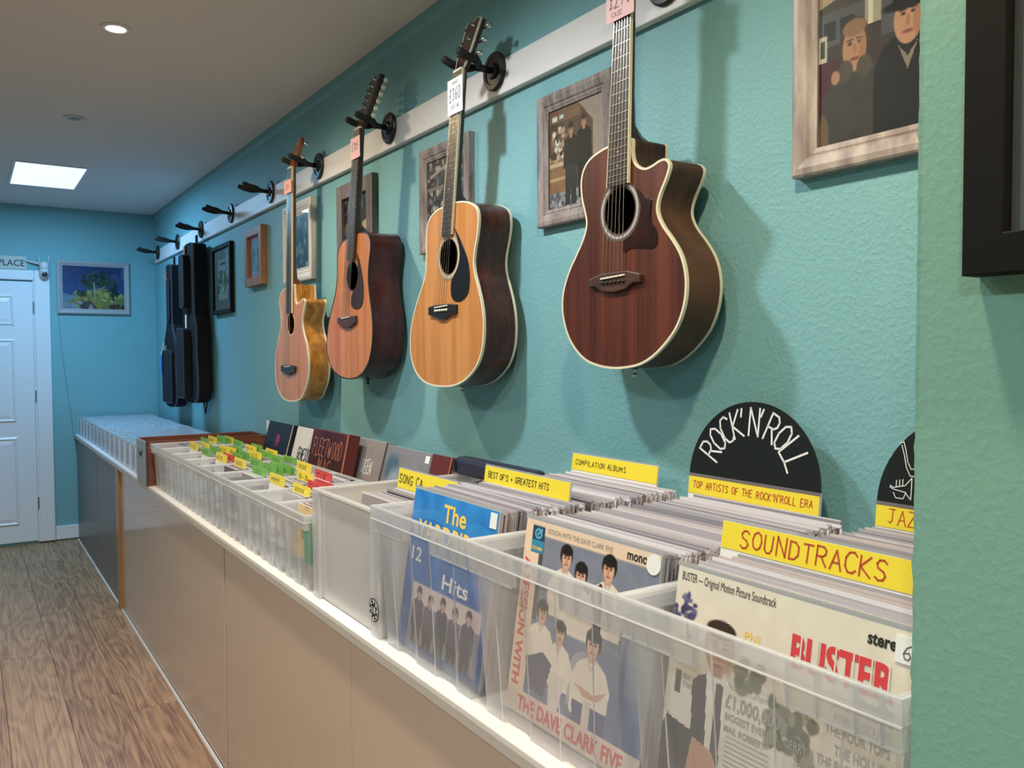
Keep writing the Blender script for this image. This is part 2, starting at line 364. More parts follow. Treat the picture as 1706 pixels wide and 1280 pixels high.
STROKES = {
 'A': [[(0, 0), (.33, 1), (.68, 0)], [(.13, .36), (.56, .36)]],
 'B': [[(0, 0), (0, 1), (.42, .98), (.56, .84), (.54, .65), (.4, .54), (0, .52)], [(.4, .54), (.62, .38), (.6, .14), (.42, .02), (0, 0)]],
 'C': [[(.64, .84), (.48, 1), (.2, .96), (.02, .7), (.02, .28), (.2, .02), (.46, 0), (.64, .15)]],
 'D': [[(0, 0), (0, 1), (.36, .97), (.62, .74), (.62, .28), (.38, .03), (0, 0)]],
 'E': [[(.58, 1), (0, 1), (0, 0), (.6, 0)], [(0, .52), (.46, .52)]],
 'F': [[(.58, 1), (0, 1), (0, 0)], [(0, .52), (.46, .52)]],
 'G': [[(.62, .84), (.46, 1), (.2, .96), (.02, .7), (.02, .28), (.2, .02), (.46, 0), (.62, .16), (.62, .45), (.38, .45)]],
 'H': [[(0, 0), (0, 1)], [(.6, 0), (.6, 1)], [(0, .5), (.6, .5)]],
 'I': [[(.1, 0), (.1, 1)]], 'J': [[(.05, 1), (.6, 1)], [(.4, 1), (.4, .2), (.25, 0), (.05, .12)]],
 'K': [[(0, 0), (0, 1)], [(.58, 1), (.02, .48), (.62, 0)]], 'L': [[(0, 1), (0, 0), (.55, 0)]],
 'M': [[(0, 0), (.06, 1), (.38, .35), (.7, 1), (.76, 0)]], 'N': [[(0, 0), (0, 1), (.6, 0), (.6, 1)]],
 'O': [[(.34, 1), (.1, .85), (0, .5), (.1, .13), (.34, 0), (.58, .13), (.68, .5), (.58, .85), (.34, 1)]],
 'P': [[(0, 0), (0, 1), (.42, .98), (.58, .82), (.56, .6), (.4, .48), (0, .46)]],
 'R': [[(0, 0), (0, 1), (.42, .98), (.58, .82), (.56, .62), (.4, .5), (0, .48)], [(.28, .48), (.64, 0)]],
 'S': [[(.6, .86), (.42, 1), (.18, .98), (.04, .8), (.12, .6), (.46, .44), (.58, .24), (.46, .04), (.2, 0), (0, .14)]],
 'T': [[(0, 1), (.66, 1)], [(.33, 1), (.33, 0)]], 'U': [[(0, 1), (.02, .2), (.2, 0), (.42, 0), (.58, .2), (.6, 1)]],
 'V': [[(0, 1), (.32, 0), (.64, 1)]], 'W': [[(0, 1), (.18, 0), (.4, .7), (.62, 0), (.8, 1)]],
 'X': [[(0, 0), (.6, 1)], [(0, 1), (.6, 0)]], 'Y': [[(0, 1), (.3, .5), (.6, 1)], [(.3, .5), (.3, 0)]],
 'Z': [[(0, 1), (.6, 1), (0, 0), (.62, 0)]], "'": [[(.12, 1), (.04, .72)]], '+': [[(0, .4), (.5, .4)], [(.25, .65), (.25, .15)]],
 '-': [[(0, .48), (.4, .48)]], '&': [[(.6, 0), (.12, .74), (.2, .98), (.4, .9), (.36, .7), (.02, .3), (.14, .02), (.4, .06), (.6, .4)]],
 '0': [[(.3, 1), (.06, .8), (0, .5), (.06, .16), (.3, 0), (.52, .16), (.58, .5), (.52, .8), (.3, 1)]],
 '2': [[(.02, .8), (.2, 1), (.46, .94), (.52, .7), (0, 0), (.58, 0)]], '3': [[(.02, .88), (.26, 1), (.5, .82), (.26, .54), (.54, .3), (.3, 0), (0, .12)]],
 '6': [[(.5, .95), (.2, .75), (.02, .35), (.14, .03), (.4, 0), (.54, .22), (.4, .46), (.08, .38)]],
 '7': [[(0, 1), (.58, 1), (.2, 0)]], '9': [[(.52, .62), (.3, .48), (.06, .62), (.08, .9), (.34, 1), (.52, .84), (.5, .3), (.3, 0)]],
 '5': [[(.54, 1), (.08, 1), (.04, .56), (.36, .62), (.56, .36), (.42, .04), (.02, .06)]], '4': [[(.4, 0), (.4, 1), (0, .34), (.58, .34)]],
 '8': [[(.3, .52), (.06, .76), (.3, 1), (.52, .76), (.04, .24), (.3, 0), (.56, .24), (.3, .52)]], '1': [[(.06, .8), (.24, 1), (.24, 0)]],
 '\u00a3': [[(.55, .85), (.4, 1), (.22, .9), (.22, .2), (.05, 0), (.6, .03)], [(.05, .5), (.42, .5)]], ' ': [],
}
ADV = {'I': .3, "'": .25, 'M': .95, 'W': 1.0, ' ': .45, '-': .55, '1': .42}
def ribbon(mb, pts, w, put):
    for (a, b) in zip(pts[:-1], pts[1:]):
        d = Vector((b[0] - a[0], b[1] - a[1])); L = d.length
        if L < 1e-6: continue
        d /= L; n = Vector((-d.y, d.x)) * w / 2; e = d * w * 0.35
        a2 = Vector(a[:2]) - e; b2 = Vector(b[:2]) + e
        mb.add([put(*(a2 + n)), put(*(a2 - n)), put(*(b2 - n)), put(*(b2 + n))], [(0, 1, 2, 3)])
def hand(mb, txt, h, w, put, width=None, jit=0.03, slope=0.0, gap=.22):
    """hand lettering as pen strokes; put(s, t) maps the flat text to 3D; returns its length"""
    tot = sum(ADV.get(c, .68) + gap for c in txt) - gap; k = (width / tot) if width else h
    x = 0.0
    for c in txt:
        dy = random.uniform(-jit, jit) * h; sc = random.uniform(1 - jit, 1 + jit)
        for st in STROKES.get(c, []):
            ribbon(mb, [(x * k + p[0] * k * sc + p[1] * h * 0.05, p[1] * h * sc + dy + slope * x * k) for p in st], w, put)
        x += ADV.get(c, .68) + gap
    return x * k
_tc = {}
def type_text(mb, txt, size, put, bold=0.0, width=None, align='LEFT', squash=1.0, flip=1):
    """printed lettering from the built-in typeface"""
    key = (txt, bold)
    if key not in _tc:
        cu = bpy.data.curves.new('t', 'FONT'); cu.body = txt; cu.size = 1.0; cu.offset = bold; cu.resolution_u = 3
        ob = bpy.data.objects.new('t', cu); COL.objects.link(ob); me = bpy.data.meshes.new_from_object(ob)
        _tc[key] = ([tuple(v.co) for v in me.vertices], [tuple(p.vertices) for p in me.polygons])
        bpy.data.objects.remove(ob); bpy.data.curves.remove(cu); bpy.data.meshes.remove(me)
    vs, fs = _tc[key]
    x0 = min(v[0] for v in vs); x1 = max(v[0] for v in vs); k = size
    kx = width / (x1 - x0) if width else size * squash
    ox = x0 if align == 'LEFT' else ((x0 + x1) / 2 if align == 'CENTER' else x1)
    mb.add([put((v[0] - ox) * kx, v[1] * k) for v in vs], fs); return (x1 - x0) * kx
def ink(name, c, rough=0.5): return mat('ink_' + name, c, rough)

# ---------------------------------------------------------------- materials
M_wall = mat_wall('teal_paint', (0.205, 0.425, 0.46), (0.19, 0.40, 0.43), 0.20)
M_teal_warmlit = mat_wall('smooth_teal_warmlit', (0.225, 0.44, 0.36), (0.215, 0.42, 0.345), 0.05)  # same teal as the walls; greener tint stands in for warm lamplight
M_ceil = mat('ceiling_paint', (0.73, 0.70, 0.69), 0.8, bump=(30, .1, .002))
M_floor = mat_floor()
M_gap = mat('floor_gap', '2a201a', 0.9)
M_white = mat('white_gloss', (0.78, 0.78, 0.80), 0.35)
M_rail = mat('rail_paint', (0.76, 0.74, 0.74), 0.45, bump=(14, .25, .004))
M_top = mat('worktop_laminate', (0.80, 0.77, 0.745), 0.35, noise=(3, (0.74, 0.69, 0.64), (1, 1, 1)))
M_beige = mat('beige_gloss_panel', (0.58, 0.455, 0.38), 0.20, coat=0.4)
M_greypanel = mat('grey_gloss_panel', (0.17, 0.155, 0.15), 0.38, coat=0.05)
M_carc = mat('carcass', (0.12, 0.10, 0.09), 0.7)
M_oakstrip = mat_wood('oak_strip', 'a88058', '8a6340', 5, 'Z')
M_black = mat('black_metal', (0.012, 0.012, 0.013), 0.4)
M_rubber = mat('black_foam', (0.015, 0.015, 0.016), 0.75)
M_chrome = mat('chrome', (0.75, 0.75, 0.75), 0.15, 1.0)
M_glass = mat_glass()
M_print = mat_print()
M_paper = mat('white_paper', (0.80, 0.79, 0.77), 0.6)
M_pink = mat('pink_paper', (0.80, 0.47, 0.47), 0.6)
M_yellow = mat('yellow_card', (0.83, 0.66, 0.045), 0.4)
M_gcard = mat('green_card', (0.16, 0.42, 0.07), 0.4)
M_rcard = mat('red_card', (0.62, 0.055, 0.05), 0.4)
M_clear = mat_plastic('milky_plastic', (0.90, 0.89, 0.91), 0.29)
M_rim = mat_plastic('milky_plastic_rim', (0.90, 0.89, 0.90), 0.55)
M_bead = mat_plastic('thick_plastic_edge', (0.93, 0.92, 0.93), 0.72)
M_frost = mat_plastic('frosted_plastic', (0.90, 0.87, 0.86), 0.74)
M_sleeve = mat_ramp_random('clear_sleeve_edges', ['c9c5cc', '9d979f', 'b9b3bb', 'dcdae0', '8d8790', 'aea8b0', 'c4b8b8', 'a5a1ab', 'd3ced4'], .22, .6)
M_clearedge = mat_plastic('clear_edge', (0.7, 0.7, 0.72), 0.4, .15)
INK_BLACK = ink('black', (0.015, 0.015, 0.015)); INK_RED = ink('red', (0.50, 0.05, 0.03)); INK_WHITE = ink('white', (0.75, 0.75, 0.75))
INK_SCAR = ink('scarlet', (0.65, 0.05, 0.06)); INK_YEL = ink('yellow', (0.88, 0.60, 0.10)); INK_GREY = ink('grey', (0.30, 0.29, 0.28))
INK_PEN = ink('pen', (0.10, 0.09, 0.12))

# ---------------------------------------------------------------- the room
XL, YB = -2.3, -2.6
fl = structure('floor', MB().box((XL, YB, -0.06), (WALL + .1, FAR + .1, -0.010)), M_gap)
col_edges = [0.672 - 0.1915 * k for k in range(16)]
for k in range(15):
    x1, x0 = col_edges[k] - .0008, col_edges[k + 1] + .0008
    y = YB - random.uniform(0.0, 1.2)
    while y < FAR:
        ya, yb = max(y, YB), min(y + 1.26, FAR)
        if yb - ya > 0.02: part('plank', MB().box((x0, ya + .0008, -0.012), (x1, yb - .0008, 0.0)), M_floor, fl)
        y += 1.26
structure('ceiling', MB().box((XL, YB, CEIL), (WALL + .1, FAR + .1, CEIL + .08)), M_ceil)
structure('wall_right', MB().box((WALL, YB, -.06), (WALL + .1, FAR + .1, CEIL)), M_wall)
structure('wall_far', MB().box((XL, FAR, -.06), (WALL, FAR + .1, CEIL)), M_wall)
structure('wall_left', MB().box((XL - .1, YB, -.06), (XL, FAR + .1, CEIL + .08)), M_wall)
structure('wall_back', MB().box((XL, YB - .1, -.06), (WALL + .1, YB, CEIL + .08)), M_wall)
# chimney breast with a ragged painted arris
def breast():
    mb = MB(); n = 330; XF, YE = 0.640, 0.378
    zs = [CEIL * k / n for k in range(n + 1)]
    j = [random.uniform(-.0004, .0004) + (random.uniform(.0006, .0016) if random.random() < .10 else 0) for _ in zs]; j2 = [random.uniform(0.0004, .0012) for _ in zs]
    for k in range(n):
        z0, z1 = zs[k], zs[k + 1]; a, b = j[k], j[k + 1]; c, d = j2[k], j2[k + 1]
        P = lambda x, y, z: (x, y, z)
        mb.add([P(XF, -1.2, z0), P(XF, YE - .003, z0), P(XF, YE - .003, z1), P(XF, -1.2, z1)], [(0, 1, 2, 3)])
        mb.add([P(XF, YE - .003, z0), P(XF - c * .5, YE + a, z0), P(XF - d * .5, YE + b, z1), P(XF, YE - .003, z1)], [(0, 1, 2, 3)])
        mb.add([P(XF - c * .5, YE + a, z0), P(XF + .008, YE + a * .3, z0), P(XF + .008, YE + b * .3, z1), P(XF - d * .5, YE + b, z1)], [(0, 1, 2, 3)])
        mb.add([P(XF + .008, YE + a * .3, z0), P(WALL, YE, z0), P(WALL, YE, z1), P(XF + .008, YE + b * .3, z1)], [(0, 1, 2, 3)])
    mb.add([(XF, -1.2, 0), (WALL, -1.2, 0), (WALL, -1.2, CEIL), (XF, -1.2, CEIL)], [(0, 1, 2, 3)])
    return mb
structure('wall_chimney', breast(), M_teal_warmlit)
structure('trim_2', MB().prism([(WALL - .010, CEIL), (WALL, CEIL), (WALL, CEIL - .046), (WALL - .003, CEIL - .044), (WALL - .010, CEIL - .030)], 1, 0.38, FAR), M_wall)
structure('baseboard_far', MB().box((0.515, FAR - .016, 0.010), (0.665, FAR, 0.105)), M_white, bevel=.003)

# door on the far wall
dr = bpy.data.objects.new('door_1', None); COL.objects.link(dr); dr.location = (0.02, FAR, 0); dr['kind'] = 'structure'
DX0, DX1, DZ = -0.36, 0.405, 1.837
part('slab', MB().box((DX0, FAR - .022, 0.022), (DX1, FAR - .001, DZ)), M_white, dr)
def door_panel(x0, x1, z0, z1):
    mb = MB(); y = FAR - .022
    r = [(0, 0.0), (.014, -.008), (.024, -.001), (.05, -.006)]
    vs = []; fs = []
    for ins, dy in r:
        vs += [(x0 + ins, y + dy - .0005, z0 + ins), (x1 - ins, y + dy - .0005, z0 + ins), (x1 - ins, y + dy - .0005, z1 - ins), (x0 + ins, y + dy - .0005, z1 - ins)]
    for i in range(len(r) - 1):
        for k in range(4): fs.append((i * 4 + k, i * 4 + (k + 1) % 4, i * 4 + 4 + (k + 1) % 4, i * 4 + 4 + k))
    fs.append(tuple(range(len(vs) - 4, len(vs)))); vs2 = len(vs)
    vs += [(x0, y + .004, z0), (x1, y + .004, z0), (x1, y + .004, z1), (x0, y + .004, z1)]
    for k in range(4): fs.append((k, (k + 1) % 4, vs2 + (k + 1) % 4, vs2 + k))
    fs.append((vs2 + 3, vs2 + 2, vs2 + 1, vs2)); mb.add(vs, fs); return mb
for (x0, x1) in ((-0.27, -0.02), (0.06, 0.295)):
    for (z0, z1) in ((0.14, 0.76), (0.86, 1.44), (1.53, 1.745)): part('door_panel', door_panel(x0, x1, z0, z1), M_white, dr)
def architrave(mb, x0, x1, z0, z1):
    mb.box((x0, FAR - .034, z0), (x1, FAR, z1))
part('architrave', MB().box((DX1 + .012, FAR - .030, 0.010), (0.512, FAR, 1.918)), M_white, dr, bevel=.006)
part('architrave', MB().box((DX0 - .107, FAR - .030, 0.010), (DX0 - .012, FAR, 1.918)), M_white, dr, bevel=.006)
part('architrave', MB().box((DX0 - .012, FAR - .029, 1.848), (DX1 + .012, FAR, 1.918)), M_white, dr, bevel=.006)
part('rebate', MB().box((DX1 + .002, FAR - .020, 0.012), (DX1 + .012, FAR - .002, 1.848)).box((DX0 - .012, FAR - .020, 0.012), (DX0 - .002, FAR - .002, 1.848)), M_white, dr)
for z in (0.25, 1.0, 1.62): part('hinge', MB().tube([(DX1 + .004, FAR - .026, z), (DX1 + .004, FAR - .026, z + .08)], .006, 8), M_chrome, dr)
part('door_handle', MB().tube([(-.31, FAR - .022, 1.0), (-.31, FAR - .07, 1.0), (-.20, FAR - .07, 1.0)], .009, 8), M_chrome, dr)

# ---------------------------------------------------------------- ceiling lamps
def downlight(x, y, lit, label, group):
    t = thing('downlight', label, 'ceiling light', (x, y, CEIL), group)
    part('trim_ring', MB().lathe([(.026, -.0005), (.030, -.006), (.042, -.005), (.045, -.0005)], (x, y, CEIL), n=28), M_white if lit else mat('brushed_trim', (.55, .53, .5), .35), t, smooth=True)
    m = mat('lamp_lens_lit', (1, 1, 1), 0.4, emit=((1.0, .86, .62), 55.0)) if lit else mat('lamp_lens_off', (.22, .22, .22), 0.25)
    part('lens', MB().lathe([(.027, -.0008), (.027, -.0030), (.018, -.0048)], (x, y, CEIL), n=24), m, t)
    if lit:
        ld = bpy.data.lights.new('downlight_lamp', 'SPOT'); ld.energy = LAMP_W; ld.color = lit; ld.spot_size = math.radians(172); ld.spot_blend = 0.80
        ld.shadow_soft_size = 0.045; lo = bpy.data.objects.new('downlight_lamp', ld); COL.objects.link(lo); lo.parent = t; lo.location = (0, 0, -.035)
for (x, y, lit) in LAMPS:
    vis = (x, y) == (0.43, 2.948)
    if not lit: lb = 'small round recessed ceiling light that is switched off'
    elif vis: lb = 'glowing round recessed ceiling light beside the dark one'
    else: lb = 'lit recessed ceiling light %s, %s' % ('above the worktop' if x > 0 else 'above the open floor', {2.948: 'level with the glowing visible one', 1.75: 'over the frosted crate', 1.15: 'over the middle of the shop', .55: 'over the nearest crates', -.65: 'behind the viewer'}[y])
    downlight(x, y, lit, lb, 'recessed ceiling lights' )
px0, px1, py0, py1 = PANEL
t = thing('light_panel', 'bright bluish-white rectangular light panel set in the ceiling', 'ceiling light', ((px0 + px1) / 2, (py0 + py1) / 2, CEIL))
part('panel_frame', MB().box((px0 - .012, py0 - .012, CEIL - .006), (px0, py1 + .012, CEIL)).box((px1, py0 - .012, CEIL - .006), (px1 + .012, py1 + .012, CEIL))
     .box((px0, py0 - .012, CEIL - .006), (px1, py0, CEIL)).box((px0, py1, CEIL - .006), (px1, py1 + .012, CEIL)), M_white, t)
part('diffuser', MB().box((px0, py0, CEIL - .004), (px1, py1, CEIL)), mat('panel_diffuser', (.9, .95, 1), .5, emit=((.66, .95, 1.0), 1.15)), t)
ld = bpy.data.lights.new('panel_lamp', 'AREA'); ld.shape = 'RECTANGLE'; ld.size = px1 - px0; ld.size_y = py1 - py0; ld.energy = PANEL_W; ld.color = PANEL_COLOR
lo = bpy.data.objects.new('panel_lamp', ld); COL.objects.link(lo); lo.parent = t; lo.location = (0, 0, -.012)

# ---------------------------------------------------------------- counter
wt = thing('worktop', 'long cream worktop with pale front edge carrying the crates', 'worktop', (0.93, 3.5, 0.730))
part('slab', MB().box((0.6475, 0.384, 0.7302), (1.207, FAR - .012, TOP)), M_top, wt)
part('front_edge', MB().prism([(0.6445, .7335), (0.6473, .7305), (0.6473, TOP - .0005), (0.6462, TOP - .0005), (0.6445, .7500)], 1, 0.384, FAR - .012), mat('edging_strip', (.55, .50, .46), .4), wt)
def cabinet(y0, y1, m, label, g0=.003, g1=.003):
    t = thing('base_cabinet', label, 'cabinet', (0.92, (y0 + y1) / 2, 0), 'base cabinets under the worktop')
    part('body', MB().box((0.672, y0 + .002, 0.0005), (1.19, y1 - .002, 0.7285)), M_carc, t)
    part('front_panel', MB().box((0.658, y0 + g0, 0.010), (0.671, y1 - g1, 0.727)), m, t, bevel=.0015)
cabinet(5.632, 6.685, M_greypanel, 'dark grey base cabinet in the corner beside the far baseboard')
cabinet(4.752, 5.628, M_greypanel, 'dark grey base cabinet beside the upright oak strip')
cabinet(2.627, 4.678, M_beige, 'long beige glossy base cabinet under the small crates', g0=.006)
cabinet(1.615, 2.623, M_beige, 'beige glossy base cabinet under the frosted crate', g0=-.0012, g1=.005)
cabinet(0.386, 1.611, M_beige, 'beige glossy base cabinet under the nearest three record crates', g1=-.0012)
solo('upright_strip', MB().box((0.644, 4.682, 0.0005), (0.70, 4.748, 0.7285)), M_oakstrip, 'orange-brown oak upright strip between grey and beige cabinets', 'panel', (0.676, 4.715, 0), bevel=.001)
Q = [(0.649, 0.0), (0.6575, 0.0), (0.6575, 0.006), (0.653, 0.005)]
structure('trim_1', MB().prism(Q, 1, 0.386, 4.68).prism(Q, 1, 4.75, FAR - .02), mat('foot_shine_strip', (.62, .58, .55), .3))  # pale strip put in for the bright reflection line along the cabinet foot

# ---------------------------------------------------------------- guitar rail and hangers
solo('hanger_rail', MB().box((1.190, 0.40, 2.001), (WALL - .0005, 6.60, 2.090)), M_rail, 'white painted board along the wall carrying the guitar hangers', 'rail', (1.2, 3.5, 2.0), bevel=.003)
HY = [6.442, 5.775, 5.131, 4.470, 3.795, 3.176, 2.525, 1.873, 1.232]
HL = ['empty black guitar hanger closest to the far corner', 'black guitar hanger holding the farther gig bag', 'black guitar hanger holding the nearer gig bag',
      'empty black guitar hanger above the black picture frame', 'empty black guitar hanger left of the acoustic bass',
      'black guitar hanger holding the pale acoustic bass', 'black guitar hanger holding the twelve-string guitar',
      'black guitar hanger holding the natural spruce guitar', 'black guitar hanger holding the dark mahogany guitar']
def hanger(y, label):
    t = thing('guitar_hanger', label, 'hanger', (1.19, y, 2.066), 'black guitar hangers on the white rail')
    part('wall_plate', MB().lathe([(.050, -.0005), (.051, -.006), (.047, -.011), (.036, -.012), (.034, -.009), (.022, -.010), (.020, -.017), (.010, -.019)], (1.19, y, 2.066), 'x', 32), M_black, t, smooth=False)
    z = 2.066
    part('stem', MB().tube([(1.175, y, z), (1.150, y, z + .001), (1.130, y, z + .003)], [.0085, .009, .012], 12), M_black, t, smooth=True)
    for s in (-1, 1):
        part('prong', MB().tube([(1.134, y + s * .004, z + .002), (1.122, y + s * .022, z + .003), (1.108, y + s * .036, z + .005), (1.078, y + s * .038, z + .010), (1.058, y + s * .038, z + .017), (1.051, y + s * .038, z + .021)],
             [.008, .010, .011, .0105, .0105, .008], 12), M_rubber, t, smooth=True)
    return t
for y, l in zip(HY, HL): hanger(y, l)

# ---------------------------------------------------------------- guitars
M_spruce = mat_wood('spruce_top', 'cd8e52', 'b57138', 10, 'Z', .3, .5, .4, 30)
M_cedar = mat_wood('aged_spruce_top', 'c9834f', 'ad602c', 9, 'Z', .3, .5, .4, 30)
M_pale = mat_wood('bass_top', 'c58657', 'ad6a3e', 9, 'Z', .35, .4, .4, 30)
M_mahtop = mat_wood('mahogany_top', '64301f', '3c1812', 7, 'Z', .35, .25, .5, 26)
M_rosew = mat_wood('rosewood_side', '5a2d20', '2c1512', 5, 'Z', .35, .25, 1.0, 7, .35)
M_redmah = mat_wood('red_mahogany_side', '4a1a18', '2a0d10', 4, 'Z', .3, .35, .8, 5, .35)
M_darkside = mat_wood('dark_mahogany_side', '5e3a26', '2a1812', 2.5, 'Z', .45, .12, .6, 5, .3)
M_ash = mat_wood('figured_ash_side', 'c98a3c', '8a4f18', 4, 'Z', .25, .6, 3.0, 3)
M_neckdark = mat_wood('dark_neck', '3a211a', '20110e', 6, 'Z', .3, .4)
M_necklight = mat_wood('maple_neck', '8a5232', '6a3b22', 6, 'Z', .3, .4)
M_fret = mat_wood('fingerboard', '3d2a22', '241813', 12, 'Z', .45, .0, .3, 20)
M_ebony = mat('ebony', (0.012, 0.011, 0.012), 0.35)
M_rosebr = mat_wood('rosewood_bridge', '4f3229', '33201b', 12, 'Y', .4, .0)
M_bind = mat('cream_binding', (0.72, 0.65, 0.48), 0.35)
M_bindblack = mat('black_binding', (0.02, 0.015, 0.015), 0.35)
M_bone = mat('bone', (0.78, 0.72, 0.60), 0.35)
M_wire = mat('nickel_fretwire', (0.42, 0.40, 0.37), 0.4, 1.0)
M_string = mat('bronze_string', (0.65, 0.58, 0.48), 0.35, 1.0)
M_pgblack = mat('black_pickguard', (0.012, 0.012, 0.014), 0.25)
M_tort = mat('tortoise_pickguard', '3a1812', 0.25, noise=(14, '120707', (1, 1, 1)))
M_rosette = mat('rosette_rings', (0.30, 0.22, 0.15), 0.4)
M_abal = mat('abalone', (0.40, 0.38, 0.37), 0.3)
M_pearl = mat('pearl_button', (0.70, 0.74, 0.58), 0.3)
M_inside = mat('guitar_inside', (0.10, 0.055, 0.03), 0.8)

def smooth_outline(pts, per=4):
    """Catmull-Rom through an open outline from the left of the neck to its right"""
    out = []; n = len(pts)
    for i in range(n - 1):
        p0 = pts[max(i - 1, 0)]; p1 = pts[i]; p2 = pts[i + 1]; p3 = pts[min(i + 2, n - 1)]
        for k in range(per):
            t = k / per; a = []
            for d in (0, 1):
                a.append(.5 * (2 * p1[d] + (p2[d] - p0[d]) * t + (2 * p0[d] - 5 * p1[d] + 4 * p2[d] - p3[d]) * t * t + (3 * p1[d] - p0[d] - 3 * p2[d] + p3[d]) * t ** 3))
            out.append(tuple(a))
    out.append(pts[-1]); return out
def circle(cy, cz, r, n=32): return [(cy + r * math.cos(2 * PI * k / n), cz + r * math.sin(2 * PI * k / n)) for k in range(n)]
def plate_with_hole(outer, hole, x):
    bm = bmesh.new(); es = []
    for loop in (outer, hole):
        vs = [bm.verts.new((x, p[0], p[1])) for p in loop]
        es += [bm.edges.new((vs[i], vs[(i + 1) % len(vs)])) for i in range(len(vs))]
    bmesh.ops.triangle_fill(bm, use_beauty=True, edges=es)
    mb = MB(); bm.verts.index_update(); mb.add([v.co[:] for v in bm.verts], [[v.index for v in f.verts] for f in bm.faces]); bm.free(); return mb
def strip_along(loop, x0, x1, w, out):
    """thin band following a closed outline (binding): proud by out, width w inwards"""
    mb = MB(); n = len(loop); c = (sum(p[0] for p in loop) / n, sum(p[1] for p in loop) / n)
    area = sum(loop[i][0] * loop[(i + 1) % n][1] - loop[(i + 1) % n][0] * loop[i][1] for i in range(n)); sg = 1 if area > 0 else -1
    nr = []
    for i in range(n):
        a, b = loop[i - 1], loop[(i + 1) % n]; d = Vector((b[0] - a[0], b[1] - a[1])); d = d.normalized() if d.length > 1e-9 else Vector((1, 0))
        nr.append((d.y * sg, -d.x * sg))
    rings = []
    for xx, o in ((x0, out), (x1, out), (x1, -w), (x0, -w)): rings.append([(xx, loop[i][0] + nr[i][0] * o, loop[i][1] + nr[i][1] * o) for i in range(n)])
    vs = [v for r in rings for v in r]; fs = []
    for r in range(4):
        for i in range(n): fs.append((r * n + i, r * n + (i + 1) % n, ((r + 1) % 4) * n + (i + 1) % n, ((r + 1) % 4) * n + i))
    return mb.add(vs, fs)
def ring(cy, cz, r0, r1, x0, x1, n=40):
    mb = MB(); vs = []; fs = []
    for (r, x) in ((r0, x1), (r0, x0), (r1, x0), (r1, x1)): vs += [(x, cy + r * math.cos(2 * PI * k / n), cz + r * math.sin(2 * PI * k / n)) for k in range(n)]
    for i in range(3):
        for k in range(n): fs.append((i * n + k, i * n + (k + 1) % n, (i + 1) * n + (k + 1) % n, (i + 1) * n + k))
    return mb.add(vs, fs)

